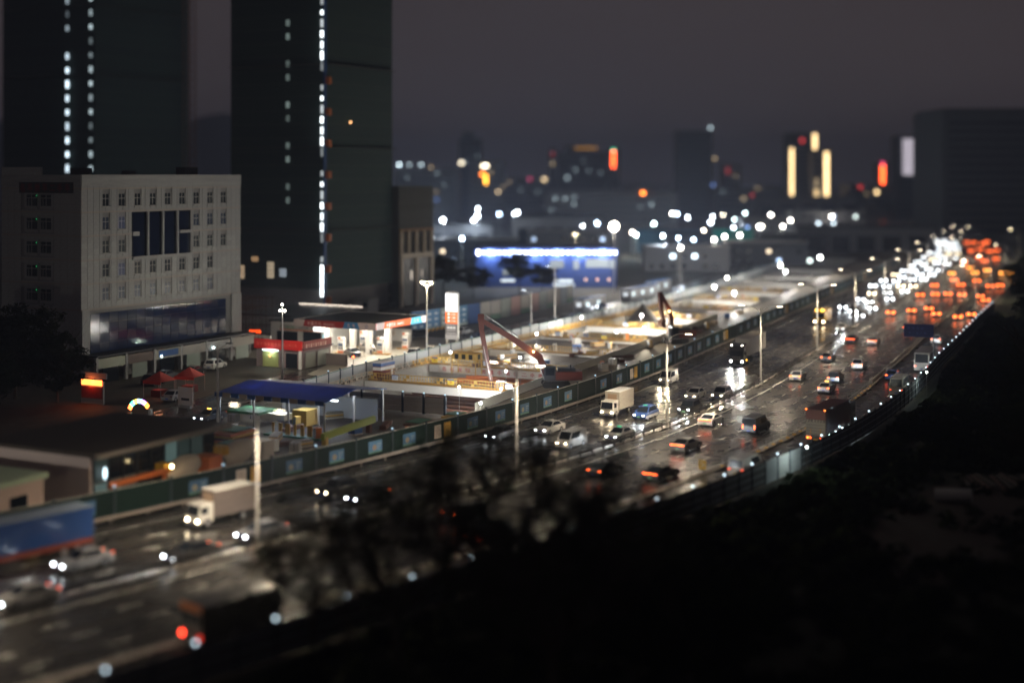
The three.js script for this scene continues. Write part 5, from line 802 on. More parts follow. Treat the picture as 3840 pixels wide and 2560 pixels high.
// ---------------------------------------------------------------- excavators
function excavator(o) {
  const g = new THREE.Group(); g.name = numbered('excavator'); g.position.set(...o.at); g.rotation.y = o.turn; g.userData = { label: o.label, category: 'excavator' }; scene.add(g);
  const red = M(.11, .024, .018, .5), dk = M(.03, .035, .045, .5);
  for (const z of [-1.25, 1.25]) { const s = new THREE.Shape(); s.absarc(-1.6, .5, .5, Math.PI / 2, Math.PI * 1.5); s.absarc(1.6, .5, .5, -Math.PI / 2, Math.PI / 2); const tr = part(g, 'track', new THREE.ExtrudeGeometry(s, { depth: .6, bevelEnabled: false }).translate(0, 0, -.3), mat.black, [0, 0, z]); tr.rotation.y = 0; }
  bx(g, 'undercarriage', dk, 0, .75, 0, 2.4, .4, 2.2); const up = new THREE.Group(); up.name = 'upper_works'; up.position.set(0, 1.05, 0); g.add(up);
  bx(g, 'house', red, 1.5, 1.75, 0, 3.6, 1.3, 2.7); bx(g, 'counterweight', red, 3.5, 1.8, 0, .8, 1.3, 2.75); bx(g, 'engine_cover', dk, 1.6, 2.6, -.2, 2.6, .5, 2.0); part(g, 'exhaust', CYL, dk, [2.2, 3.05, .6], [.16, .6, .16]);
  const cab = bx(g, 'cab', dk, -1.0, 2.15, .85, 1.7, 2.1, 1.1); bx(g, 'cab_glass', mat.glassDark, -1.87, 2.35, .85, .04, 1.4, .95); bx(g, 'cab_glass', mat.glassDark, -1.0, 2.45, 1.42, 1.3, 1.1, .04); part(g, 'work_lamp', BALL, glow(.8, .95, 1, 14), [-1.8, 3.3, .6], [.16, .16, .16]); part(g, 'work_lamp', BALL, glow(.8, .95, 1, 14), [-1.8, 3.3, 1.15], [.16, .16, .16]);
  up.removeFromParent();
  const limb = (name, pts, w, z = -.1) => { const m = flat(pts.slice(1).map((q, i) => { const p = pts[i], len = Math.hypot(q[0] - p[0], q[1] - p[1]), a = Math.atan2(q[1] - p[1], q[0] - p[0]), th = (p[2] + q[2]) / 2; const b = new THREE.BoxGeometry(len + .25, th, w); const ps = b.attributes.position; for (let k = 0; k < ps.count; k++) ps.setY(k, ps.getY(k) * (ps.getX(k) < 0 ? p[2] : q[2]) / th); b.computeVertexNormals(); b.rotateZ(a); return b.translate((p[0] + q[0]) / 2, (p[1] + q[1]) / 2, z); })); return part(g, name, m, M(.085, .020, .014, .5)); };
  limb('boom', o.boom.map(([x, y, w]) => [x, y, w * 1.25]), .62); limb('stick', o.stick.map(([x, y, w]) => [x, y, w * 1.25]), .52);
  const cyl = (a, b) => part(g, 'ram', flat([bar([...a, .28], [...b, .28], .09), bar([...a, -.45], [...b, -.45], .09)]), mat.steel);
  o.rams.forEach((r) => cyl(...r));
  const bk = new THREE.Shape(); bk.moveTo(-.1, .5); bk.quadraticCurveTo(-1, .2, -.9, -.7); bk.quadraticCurveTo(-.4, -1.3, .5, -1.1); bk.lineTo(.35, -.9); bk.quadraticCurveTo(-.2, -.9, .3, .3); bk.closePath(); part(g, 'bucket', new THREE.ExtrudeGeometry(bk, { depth: 1.3, bevelEnabled: false }).translate(0, 0, -.65), mat.rust, [...o.bucket, -.1]);
  part(g, 'boom_lamp', BALL, glow(1, .62, .2, 40), [...o.lamp, .42], [.24, .24, .24]); const l = new THREE.PointLight(new THREE.Color().setRGB(1, .58, .18), 6); l.name = 'boom_light'; l.position.set(o.lamp[0] - .15, o.lamp[1] + .1, .75); l.shadow.radius = 6; g.add(l);
}
excavator({ at: [6.6, .05, -214.5], turn: .06, label: 'long-reach red excavator with raised boom at the near end of the pit', boom: [[-1.3, 1.7, .9], [-2.6, 4.6, .85], [-6.5, 7.3, .7], [-11.6, 10.3, .5]], stick: [[-11.3, 10.9, .75], [-11.2, 8.6, .62], [-10.2, 3.2, .5], [-9.5, -.2, .4]], bucket: [-9.0, -.5], lamp: [-3.4, 5.35], rams: [[[-1.9, 1.5], [-2.9, 4.2]], [[-5.5, 7.4], [-10.6, 10.9]], [[-10.9, 6.2], [-9.9, 1.2]]] });
excavator({ at: [31.0, .05, -269.5], turn: .5, label: 'smaller excavator with arched boom farther up the pit', boom: [[-1.3, 1.7, .8], [-.9, 4.6, .8], [-1.6, 6.6, .7], [-3.4, 9.6, .5]], stick: [[-3.5, 9.7, .6], [-3.2, 6.6, .5], [-2.9, 4.6, .4]], bucket: [-2.7, 4.3], lamp: [-1.7, 6.2], rams: [[[-1.9, 1.5], [-1.3, 4.2]]] });

// ---------------------------------------------------------------- lamp posts
function lampPost(u, v, H, label, o = {}) {
  const t = thing('street_lamp', label, 'street lamp', u, v, { turn: turnAt(u), group: o.group || 'street lamps' }), m = o.metal || mat.pole, col = o.col || [1, .83, .6];
  part(t, 'pole', new THREE.CylinderGeometry(.09, .17, H, 10), m, [0, H / 2, 0]); part(t, 'base', CYL, m, [0, .3, 0], [.5, .6, .5]);
  if (o.globes) { for (const [x, y, z] of o.size ? [[0, 0, 0]] : [[0, .45, 0], [0, -.5, .45], [0, -.5, -.45]]) part(t, 'lamp_globe', BALL, glow(...col, 45), [x, H + y, z], [o.size || .35, o.size || .35, o.size || .35]); const l = new THREE.PointLight(new THREE.Color().setRGB(...col), o.k || 300); l.name = 'globe_light'; l.position.set(0, o.size ? H - 1.6 : H + .45, 0); l.shadow.radius = 8; t.add(l); return t; }
  for (const s of o.arms || [-1, 1]) {
    const reach = o.reach || 2.6;
    part(t, 'arm', tube([[0, H - 1.2, 0], [0, H - .3, s * .5], [0, H + .25, s * 1.6], [0, H + .35, s * reach]], .06, 16), m);
    part(t, 'lamp_head', BOX, mat.dark, [0, H + .38, s * (reach + .35)], [.34, .12, .95]);
    const lit = o.dim && s === o.dim ? 3 : (o.glow || 26); part(t, 'lamp_glass', BOX, glow(...col, lit), [0, H + .29, s * (reach + .35)], [.26, .05, .8]);
    if (o.k !== 0) { const l = new THREE.SpotLight(new THREE.Color().setRGB(...col), o.k || 1150, 0, 1.32, .5, 2); l.position.set(0, H + .22, s * (reach + .35)); l.target.position.set(0, 0, s * (reach + 2.2)); l.shadow.radius = 12; l.castShadow = true; l.name = 'street_light'; t.add(l, l.target); }
  }
  return t;
}
[[28, 'out-of-frame second'], [62, 'out-of-frame first'], [97.5, 'nearest'], [133, 'second'], [168.2, 'third'], [209.5, 'fourth'], [255, 'fifth'], [298, 'sixth'], [341, 'seventh'], [384, 'eighth'], [428, 'ninth'], [472, 'tenth'], [518, 'eleventh'], [566, 'twelfth']].forEach(([u, n]) => lampPost(u, -66.7 + off(u), 11.7, `${n} double-armed lamp post on the median rail`, { group: 'lamp posts on the median' }));
[[335, 'nearest'], [377.3, 'second'], [440, 'third'], [567, 'farthest'],].forEach(([u, n], i) => lampPost(u, -45.2 + off(u), 11, `${n} of the single-armed lamp posts along the service road`, { arms: [-1], col: [1, .84, .56], k: 600, glow: i % 2 ? 60 : 30, group: 'lamp posts along the service road' }));
lampPost(180, -136.3, 11.2, 'lamp post with three bright globes by the red-signed shop', { globes: true, col: [1, .9, .72], k: 420 });
lampPost(210.5, -126.6 - 1.8, 13.2, 'tall lamp post with glowing T-shaped head by the forecourt', { arms: [-1, 1], reach: .35, col: [1, .84, .58], k: 650, glow: 50 });
lampPost(135, -111.9, 11.4, 'slim grey lamp post with curved arm in the work yard', { arms: [1], reach: 1.6, k: 0, glow: .3, col: [1, .9, .8] });
lampPost(253, -129.9, 8.6, 'dim lamp post on the side road beyond the totem', { arms: [-1], reach: 1.2, k: 260, glow: 8, col: [.8, .9, 1] });
lampPost(269.6, -132.8, 12.4, 'taller dim lamp post on the side road before the printed hoarding', { arms: [-1], reach: 1.2, k: 300, glow: 6, col: [.85, .92, 1] });
lampPost(352.9, -156, 18, 'high mast lamp with dazzling warm head right of the showroom', { globes: true, col: [1, .9, .75], k: 4500, size: 2.4 });
lampPost(425.6, -202, 12, 'warm tall lamp in front of the showroom lights', { arms: [-1, 1], reach: .3, col: [1, .8, .5], k: 300, glow: 40 });
[[402, -155.8, 10], [458.7, -165.7, 10], [483, -170.5, 10], [496, -169.3, 10], [530, -173, 12], [536, -165.5, 12], [522, -178, 10], [607, -184, 12], [619, -244, 14], [689, -219, 12], [723, -206, 12], [674, -184, 12], [640, -196, 10], [585, -190, 10], [560, -205, 8]].forEach(([u, v, h]) => lampPost(u, v, h, 'distant lamp post with a bright globe along the side road', { globes: true, col: [1, .93, .84], k: 260, size: 1.1, group: 'distant lamps along the side road' }));
[[487, -289.6, 14], [441.6, -269.8, 14], [540.6, -304, 14], [599, -315, 14]].forEach(([u, v, h]) => lampPost(u, v, h, 'distant floodlight mast shining above the car park', { globes: true, col: [.8, .9, 1], k: 3000, size: 1.3, group: 'distant floodlight masts' }));
{ const cols = [[.8, .9, 1], [.55, .75, 1], [1, .88, .7], [.7, .95, .95]]; for (let i = 0; i < 34; i++) { const Z = rr(440, 820), x = rr(-.118, .2) * Z, u = x * SN + Z * CS, v = x * CS - Z * SN; if (v > pitL(Math.min(u, 620)) - 22 - (u > 560 ? (u - 560) * .3 : 0)) continue; lampPost(u, v, rr(7, 14), 'small distant lamp scattered over the low town', { globes: true, col: cols[i % 4], k: 800, size: rr(.7, 1.2), group: 'small lamps scattered over the low town' }); } }
{ // blue direction sign, hazard board
  const t = thing('road_sign', 'dark blue direction sign over the service road', 'road sign', 236, -45 + off(236), { turn: turnAt(236) });
  part(t, 'board', new THREE.BoxGeometry(4.7, 2.1, .1), print(256, 116, (c, w, h) => { c.fillStyle = '#141c52'; c.fillRect(0, 0, w, h); c.strokeStyle = '#2a3470'; c.lineWidth = 4; c.strokeRect(5, 5, w - 10, h - 10); scribble(c, 30, 24, 4, 26, '#3a4480', 1.5); scribble(c, 40, 70, 5, 22, '#3a4480', 1.5); }), [0, 6.6, -1.2], null, [0, -Math.PI / 2, 0]);
  part(t, 'post', CYL, mat.grey, [.2, 3.9, 1.1], [.26, 7.8, .26]); bx(t, 'arm', mat.grey, .14, 6.2, -.6, .14, .14, 3.6); bx(t, 'arm', mat.grey, .14, 7.2, -.6, .14, .14, 3.6);
  const k = thing('hazard_board', 'yellow arrow board at the start of the service road divider', 'road sign', 143.6, -51 + off(143.6), {}); part(k, 'board', new THREE.BoxGeometry(.8, 1.0, .05), print(64, 80, (c, w, h) => { c.fillStyle = '#c9a227'; c.fillRect(0, 0, w, h); c.strokeStyle = '#cfc6b0'; c.lineWidth = 12; c.beginPath(); c.moveTo(14, 64); c.lineTo(48, 40); c.lineTo(14, 16); c.stroke(); }), [0, 1.05, 0], null, [0, -Math.PI / 2, 0]); bx(k, 'post', mat.grey, .06, .5, 0, .08, 1, .08);
  const w1 = thing('hoarding_lamp', 'small white lamp on the scrubland side of the grey hoarding', 'lamp', 147, -41.0 + off(147), {}); bx(w1, 'post', mat.grey, 0, 1.6, 0, .08, 3.2, .08); part(w1, 'lamp_globe', BALL, glow(.85, 1, .95, 14), [0, 3.3, 0], [.2, .2, .2]); const a = new THREE.PointLight(new THREE.Color().setRGB(.85, 1, .93), 30); a.name = 'hoarding_light'; a.position.set(0, 3.3, 0); w1.add(a);
  const w2 = thing('hoarding_lamp', 'bright white lamp on the far scrubland side of the grey hoarding', 'lamp', 209.5, -41.9 + off(209), {}); bx(w2, 'post', mat.grey, 0, 1.7, 0, .08, 3.4, .08); part(w2, 'lamp_globe', BALL, glow(.9, 1, .95, 30), [0, 3.5, 0], [.3, .3, .3]); const b = new THREE.PointLight(new THREE.Color().setRGB(.85, 1, .93), 26); b.name = 'hoarding_light'; b.position.set(0, 3.5, 0); w2.add(b);
}

// ---------------------------------------------------------------- the skyline, each block at its own distance
// x0, x1: metres left and right of the camera's axis; Z: metres away; H: height; lamps: [x, y, colour, strength, width, height]
const WARM = [1, .74, .42], COOL = [.7, .88, .95], ORANGE = [1, .22, .02], REDL = [1, .06, .06], GOLD = [1, .70, .34], BLUEL = [.25, .42, 1];
const towerWall = [M(.08, .09, .11, .8), M(.18, .19, .21, .8), M(.22, .22, .23, .85), M(.06, .065, .07, .8)];
function farBlock(x0, x1, Z, H, label, o = {}) {
  const W = x1 - x0, D = o.depth || Math.min(40, W), t = worldThing('distant_building', label, 'building', (x0 + x1) / 2, -Z - D / 2), m = towerWall[o.tone || 0];
  bx(t, 'wall', m, 0, H / 2, 0, W, H, D); bx(t, 'parapet', m, 0, H + .6, 0, W * .96, 1.4, D * .96); if (o.crown) bx(t, 'plant_room', m, -W * .1, H + 3.5, 0, W * .5, 6, D * .5);
  const fl = o.floor || 4, n = Math.min(26, Math.floor(H / fl));
  for (let k = 1; k < n; k++) bx(t, 'window_band', mat.navyGlass, 0, k * fl + 1, D / 2 + .05, W * .9, fl * .45, .12);
  for (const [x, y, c, s, w, h] of o.lamps || []) bx(t, 'lit_sign', glow(...c, s), x - (x0 + x1) / 2, y, D / 2 + .35, w, h, .4);
  return t;
}
farBlock(-74.7, -34.2, 900, 34.5, 'long low block right behind the netted tower', { tone: 1, lamps: [[-71.4, 38.4, COOL, 8, 1.7, 1.4], [-65.0, 38.4, COOL, 2, 1.7, 1.4], [-57.6, 38.4, COOL, 3.5, 1.7, 1.4], [-51.2, 36.7, WARM, 1.2, 1.4, 1.4], [-66.4, 30.1, COOL, 0.6, 1.4, 1.1], [-47.4, 32.9, COOL, 0.8, 1.4, 1.1], [-70.5, 24.1, COOL, 0.7, 1.4, 1.1], [-59.5, 21.3, BLUEL, 0.8, 1.1, 1.1], [-43.0, 25.4, COOL, 0.6, 1.4, 1.1], [-47.9, 21.3, WARM, 1, 1.1, 1.1], [-47.7, 16.3, BLUEL, 1.5, 1.4, 1.1]] });
farBlock(-42.9, -24.6, 1150, 59.9, 'slim dark tower above the long low block', { crown: true, lamps: [[-40.8, 41.6, [1, .86, .62], 6, 3.2, 2.1], [-38.7, 42.3, COOL, 1, 2.1, 1.8], [-28.2, 46.5, COOL, 0.4, 1.8, 1.8], [-30.3, 36.6, COOL, 0.5, 1.8, 1.8]] });
farBlock(-29.4, -4.9, 1000, 40.3, 'block with an orange vertical sign', { tone: 2, lamps: [[-19.0, 38.2, [1, .86, .62], 12, 4.3, 1.5], [-20.8, 32.4, ORANGE, 12, 2.4, 1.8], [-18.4, 28.7, [1, .45, .04], 9, 1.5, 6.7], [-14.7, 33.6, WARM, 1, 1.5, 1.5], [-9.8, 20.1, WARM, 4, 1.5, 1.5], [-6.1, 23.8, WARM, 1, 1.2, 1.2]] });
farBlock(-13.5, 43.8, 1300, 27.7, 'broad low roofs in the middle distance', { depth: 60, tone: 1, lamps: [[-2.4, 25.3, WARM, 0.8, 2.0, 2.0], [16.3, 28.1, [1, .08, .25], 2, 2.0, 2.0], [29.5, 27.7, WARM, 5, 3.2, 2.0], [8.0, 18.1, COOL, 0.6, 2.0, 1.6], [23.5, 16.5, COOL, 0.7, 2.0, 1.6]] });
farBlock(41.3, 84.2, 1250, 50.8, 'tower topped by an orange letter sign', { crown: true, lamps: [[65.1, 55.4, [1, .45, .04], 0.5, 19.9, 1.9], [48.6, 29.4, COOL, 2.6, 1.9, 1.9], [55.9, 36.3, COOL, 1, 1.9, 1.9], [67.4, 35.5, COOL, 0.6, 1.9, 1.9], [78.1, 34.0, COOL, 0.5, 1.9, 1.9], [62.8, 43.9, COOL, 0.3, 1.9, 1.9]] });
farBlock(81.6, 91.1, 1200, 53.0, 'narrow block with a tall red vertical sign', { lamps: [[85.6, 44.9, [1, .1, .02], 12, 2.2, 14.0], [85.6, 53.0, [.1, .9, .5], 4, 2.2, 1.8]] });
farBlock(116.3, 140.8, 1000, 61.8, 'plain slab tower in the middle of the skyline', { lamps: [[139.6, 65.1, COOL, 2.6, 1.8, 1.8], [141.5, 25.0, BLUEL, 2, 1.5, 1.5], [142.7, 43.4, WARM, 1.2, 1.8, 1.8]] });
farBlock(20.8, 98.9, 850, 20.9, 'low blocks with scattered windows under the red-signed tower', { depth: 60, tone: 2, lamps: [[78.3, 21.1, ORANGE, 14, 1.8, 1.6], [83.5, 14.1, COOL, 1.6, 1.3, 1.3], [76.5, 12.8, COOL, 0.6, 1.3, 1.3], [26.0, 17.7, COOL, 1.6, 1.6, 1.0], [31.8, 17.7, COOL, 1.6, 1.6, 1.0], [37.0, 18.8, COOL, 1.2, 1.3, 1.0], [37.0, 14.6, COOL, 1.6, 1.3, 1.0], [23.2, 11.0, COOL, 0.8, 1.3, 1.0]] });
farBlock(162.7, 219.7, 1150, 19.7, 'low haze-dim blocks left of the golden towers', { depth: 50, tone: 1, lamps: [[194.4, 14.8, REDL, 1.8, 2.1, 2.1], [187.3, 12.7, WARM, 1.2, 2.8, 1.8], [198.6, 21.1, WARM, 0.4, 4.2, 2.1], [170.4, 18.3, COOL, 0.6, 1.8, 1.8]] });
farBlock(233.7, 258.6, 1200, 66.2, 'dark tower edged by golden light strips', { lamps: [[236.2, 34.6, GOLD, 4.5, 2.6, 39.7], [245.1, 60.7, REDL, 1.6, 2.9, 2.9], [255.7, 60.0, GOLD, 4.5, 2.9, 13.2]] });
farBlock(250.0, 265.9, 1180, 51.9, 'shorter tower with a golden lit side strip', { tone: 2, lamps: [[261.2, 30.6, GOLD, 4.5, 3.3, 40.5], [252.9, 15.1, GOLD, 2, 3.6, 8.7], [252.9, 25.2, WARM, 0.6, 2.9, 7.2]] });
farBlock(295.0, 304.9, 1150, 42.3, 'block carrying a red vertical sign, right of the golden towers', { lamps: [[300.0, 31.7, [1, .1, .02], 10, 2.8, 15.5], [300.0, 40.9, [1, .08, .25], 3, 2.8, 2.1]] });
farBlock(259.6, 274.4, 900, 63.2, 'dark block beside the lit screen tower', { tone: 3, lamps: [[270.3, 28.5, WARM, 1.6, 1.7, 1.7], [263.7, 23.5, COOL, 0.8, 1.7, 3.3]] });
farBlock(33.7, 40.0, 1280, 54.0, 'very slim red-marked tower left of the orange letter sign', { lamps: [[36.5, 50.5, REDL, 0.4, 2.4, 3.5], [36.5, 41.9, WARM, 1, 2.4, 2.4]] });
farBlock(174.1, 190.0, 1180, 39.6, 'dim slim block left of the golden towers', { tone: 1, lamps: [[179.2, 35.3, REDL, 0.4, 2.9, 5.1], [185.7, 31.0, WARM, 0.5, 2.2, 1.8]] });
farBlock(267.1, 303.8, 1120, 23.5, 'low dark block below the red vertical sign', { tone: 1, lamps: [[274.3, 22.1, REDL, 1.8, 2.4, 2.4], [287.4, 18.3, GOLD, 6, 2.4, 2.4], [279.1, 16.6, WARM, 1, 1.7, 1.7]] });
{ const t = farBlock(271.3, 289.0, 1000, 58.1, 'tower wearing a pale lit screen on its face', { lamps: [] }); for (let k = 0; k < 12; k++) bx(t, 'screen_row', glow(.82, .74, .84, 1.1), 0, 32.9 + k * 2.12, 10.2, 11, 1.5, .3); }
farBlock(209, 270, 690, 63, 'broad dark building at the far right edge', { tone: 3, depth: 50, lamps: [] });
// mid-distance sheds and banks of the car park, dark and low
[[-95, -50, 560, 9, 'dark shed behind the podium block'], [-40, -8, 600, 11, 'dark shed above the showroom, left'], [0, 40, 640, 13, 'dark shed above the showroom, middle'], [60, 110, 560, 9, 'grey shed right of the showroom'], [118, 175, 600, 10, 'dark warehouse along the side road'], [170, 250, 1020, 16, 'long dark warehouse under the golden towers']].forEach(([a, b, Z, H, l], i) => {
  const t = worldThing('warehouse', l, 'warehouse', (a + b) / 2, -Z); bx(t, 'wall', towerWall[i % 3], 0, H / 2, 0, b - a, H, 24); bx(t, 'roof', M(.03, .035, .045, .7), 0, H + .3, 0, b - a + 2, .6, 26); for (let k = 0; k < 5; k++) bx(t, 'bay_door', mat.navyGlass, (k - 2) * (b - a) / 5.4, H * .35, 12.1, (b - a) / 8, H * .6, .2);
});
[[-92, -66, 470, 10, 'low block with cool windows behind the podium'], [-62, -34, 520, 12, 'low block with cool windows left of the showroom'], [-30, 2, 500, 9, 'low block with scattered lights over the showroom roof, left'], [6, 34, 520, 11, 'low block with scattered lights over the showroom roof, right'], [44, 72, 470, 8, 'pale low block with lights right of the showroom'], [74, 104, 500, 8, 'grey low block with lights beyond the site cabins'], [104, 134, 640, 12, 'low block with lights left of the turquoise netting'], [136, 172, 690, 14, 'low block with lights above the side road lamps'], [112, 134, 600, 7, 'low pale sheds beside the far end of the pit'], [-150, -100, 640, 22, 'dim apartment block between the two netted towers']].forEach(([a, b, Z, H, l], i) => {
  const t = worldThing('low_building', l, 'building', (a + b) / 2, -Z - 7), W = b - a; bx(t, 'wall', towerWall[(i + 1) % 3], 0, H / 2, 0, W, H, 14); bx(t, 'roof', mat.grey, 0, H + .2, 0, W + 1, .4, 15);
  for (let r = 0; r * 3.3 + 2.4 < H; r++) for (let c = 0; c < W / 3.6; c++) { const q = rnd(), x = -W / 2 + 2 + c * 3.6, y = 1.8 + r * 3.3; if (q < .24) bx(t, 'lit_window', glow(...[[.75, .9, 1], [.55, .72, 1], [1, .8, .55], [.8, .95, .9], [.3, .5, 1]][Math.floor(q * 5 / .24)], [3, 6, 1.5, 2.4, 4][Math.floor(q * 400) % 5]), x, y, 7.06, 1.5, 1.3, .1); else if (q < .7) bx(t, 'window', mat.navyGlass, x, y, 7.04, 1.8, 1.5, .08); }
});
{ const t = worldThing('green_netting', 'bright turquoise netting lit beside the side road lamps', 'netting', 84, -540); bx(t, 'net', M(.04, .34, .28, .8), 0, 7, 0, 16, 9, .3); for (const x of [-7.8, 0, 7.8]) bx(t, 'post', mat.grey, x, 6, .3, .25, 12, .25); const u = worldThing('blue_netting', 'dim blue netting left of the turquoise one', 'netting', 62, -560); bx(u, 'net', M(.03, .10, .16, .8), 0, 6, 0, 26, 9, .3); for (const x of [-12.8, 0, 12.8]) bx(u, 'post', mat.grey, x, 5.4, .3, .25, 10.8, .25); }
{ // elevated ramp with parked cars, left of the showroom
  const t = worldThing('car_deck', 'pale lit deck with rows of parked cars behind the podium', 'car deck', -56, -480); bx(t, 'deck', mat.slab, 0, 2, 0, 34, .6, 18); for (let i = 0; i < 6; i++) bx(t, 'column', mat.concrete, -15 + i * 6, .9, 8, .6, 1.8, .6);
  for (let i = 0; i < 7; i++) { const c = worldThing('deck_car', 'pale parked car on the lit deck behind the podium', 'car', -70 + i * 4.4, -478 + (i % 2) * 3, 'cars parked on the lit deck'); c.position.y = 2.3; const g = carGeo('sedan'); part(c, 'body', g.body, WHITE).rotation.y = Math.PI / 2; part(c, 'cabin', g.cabin, WHITE).rotation.y = Math.PI / 2; }
}

// ---------------------------------------------------------------- trees and scrub
function crownGeo(R, H, n, size, s) {                            // leaf-sized faces gathered in clumps through the crown
  const pos = [], nor = [], clumps = []; let q = s * 7919 + 13; const rd = () => { q = (q * 1664525 + 1013904223) >>> 0; return q / 4294967296; };
  for (let i = 0; i < (n > 3000 ? 150 : 40); i++) { const a = rd() * 6.283, b = Math.acos(2 * rd() - 1), r = Math.cbrt(rd()) * .9; clumps.push([Math.cos(a) * Math.sin(b) * r * R, Math.cos(b) * r * H, Math.sin(a) * Math.sin(b) * r * R, (n > 3000 ? .10 + rd() * .12 : .16 + rd() * .2) * R]); }
  const v = new THREE.Vector3(), w = new THREE.Vector3(), m = new THREE.Vector3();
  for (let i = 0; i < n; i++) {
    const c = clumps[Math.floor(rd() * clumps.length)], a = rd() * 6.283, b = Math.acos(2 * rd() - 1), r = Math.cbrt(rd()) * c[3];
    m.set(c[0] + Math.cos(a) * Math.sin(b) * r, c[1] + Math.cos(b) * r * .8, c[2] + Math.sin(a) * Math.sin(b) * r);
    v.set(rd() - .5, rd() - .5, rd() - .5).normalize().multiplyScalar(size * (.6 + rd() * .8)); w.set(rd() - .5, rd() - .5, rd() - .5).cross(v).normalize().multiplyScalar(size * .45);
    const p = [m.clone().sub(v), m.clone().add(w), m.clone().add(v), m.clone().sub(w)], nn = v.clone().cross(w).normalize();
    for (const k of [0, 1, 2, 0, 2, 3]) { pos.push(p[k].x, p[k].y, p[k].z); nor.push(nn.x, nn.y, nn.z); }
  }
  const g = new THREE.BufferGeometry(); g.setAttribute('position', new THREE.Float32BufferAttribute(pos, 3)); g.setAttribute('normal', new THREE.Float32BufferAttribute(nor, 3)); return g;
}
function twigTree(x, z, H, R, label, sd, leaves) {              // a trunk that forks again and again into fine twigs, thinly leaved
  const t = worldThing('tree', label, 'tree', x, z); let q = sd * 7717 + 5; const rd = () => { q = (q * 1664525 + 1013904223) >>> 0; return q / 4294967296; };
  const V = (a, b, c) => new THREE.Vector3(a, b, c), trunkTop = V((rd() - .5) * .6, H * .3, (rd() - .5) * .6); part(t, 'trunk', bar([0, -.2, 0], trunkTop.toArray(), .024 * H, 8, .017 * H), mat.bark);
  const tips = [];
  for (let i = 0; i < 9; i++) {
    const list = [], grow = (p, dir, len, r, d) => {
      const e = p.clone().addScaledVector(dir, len); list.push(bar(p.toArray(), e.toArray(), r, d > 2 ? 3 : 5, r * .62)); if (d >= 2) tips.push(e, p.clone().lerp(e, .5)); if (d === 5) return;
      const n = d < 2 ? 3 : 2 + (rd() < .6 ? 1 : 0); for (let k = 0; k < n; k++) { const s = V(rd() - .5, rd() - .42, rd() - .5).normalize().multiplyScalar(.95); grow(p.clone().lerp(e, .55 + rd() * .45), dir.clone().add(s).normalize(), len * (.6 + rd() * .22), r * .58, d + 1); }
    };
    const a = i / 9 * 6.283 + rd() * .5, up = .35 + rd() * .9; grow(trunkTop.clone().multiplyScalar(.75 + rd() * .25), V(Math.cos(a), up, Math.sin(a)).normalize(), R * .46 * (.8 + rd() * .4) * (up > .9 ? 1.2 : 1), .011 * H, 0);
    part(t, 'limb', flat(list), mat.bark);
  }
  const pos = [], nor = [], v = V(0, 0, 0), w = V(0, 0, 0); for (let i = 0; i < leaves; i++) { const c = tips[Math.floor(rd() * tips.length)], s = .09 + rd() * .1; const m = c.clone().add(V(rd() - .5, rd() - .5, rd() - .5).multiplyScalar(.7)); v.set(rd() - .5, rd() - .5, rd() - .5).normalize().multiplyScalar(s); w.set(rd() - .5, rd() - .5, rd() - .5).cross(v).normalize().multiplyScalar(s * .5); const pp = [m.clone().sub(v), m.clone().add(w), m.clone().add(v), m.clone().sub(w)], nn = v.clone().cross(w).normalize(); for (const k of [0, 1, 2, 0, 2, 3]) { pos.push(pp[k].x, pp[k].y, pp[k].z); nor.push(nn.x, nn.y, nn.z); } }
  const g = new THREE.BufferGeometry(); g.setAttribute('position', new THREE.Float32BufferAttribute(pos, 3)); g.setAttribute('normal', new THREE.Float32BufferAttribute(nor, 3)); part(t, 'crown', g, leafTones[sd % 3]); return t;
}
const crowns = {}, leafTones = [mat.leaf, M(.052, .056, .026, .9, { side: THREE.DoubleSide, specularIntensity: .25 }), M(.04, .055, .025, .9, { side: THREE.DoubleSide, specularIntensity: .25 })];
function tree(x, z, H, R, label, o = {}) {
  const t = worldThing('tree', label, 'tree', x, z, o.group), ch = (o.crown || .62) * H / 2, cy = H - ch, n = o.leaves || 5000, key = [o.seed || 1, n, o.leaf].join();
  const g = [bar([0, -.2, 0], [0, cy * .8, 0], .02 * H, 8, .013 * H)]; let q = (o.seed || 1) * 97; const rd = () => { q = (q * 1664525 + 1013904223) >>> 0; return q / 4294967296; };
  part(t, 'trunk', g[0], mat.bark);
  for (let i = 0; i < 14; i++) { const a = rd() * 6.283, y0 = cy * (.45 + rd() * .5), e = [Math.cos(a) * R * (.4 + rd() * .5), cy + (rd() - .25) * ch * 1.3, Math.sin(a) * R * (.4 + rd() * .5)], mid = [e[0] * .5, (y0 + e[1]) / 2 + rd() * .6, e[2] * .5]; part(t, 'limb', flat([bar([0, y0, 0], mid, .009 * H, 5, .006 * H), bar(mid, e, .006 * H, 5, .002 * H), ...[0, 1, 2].map(() => bar(mid, [e[0] + (rd() - .5) * R * .6, e[1] + (rd() - .3) * ch * .6, e[2] + (rd() - .5) * R * .6], .003 * H, 4, .001 * H))]), mat.bark); }
  crowns[key] ??= crownGeo(1, 1, n, o.leaf || (n > 3000 ? .026 : .11), o.seed || 1);
  const c = part(t, 'crown', crowns[key], leafTones[(o.seed || 1) % 3], [0, cy, 0], [R, ch, R]); return t;
}
twigTree(-1, -100, 15.6, 10, 'large fine-twigged tree in the foreground before the tall lamp post', 2, 5200);
twigTree(8, -103, 10.6, 7.2, 'fine-twigged tree right behind the large foreground tree', 5, 3200);
twigTree(-7.4, -92, 13.4, 8, 'lower twiggy tree left of the large foreground tree', 3, 3800);
twigTree(2.6, -86, 13.4, 8.4, 'twiggy tree at the bottom middle of the picture', 7, 3800);
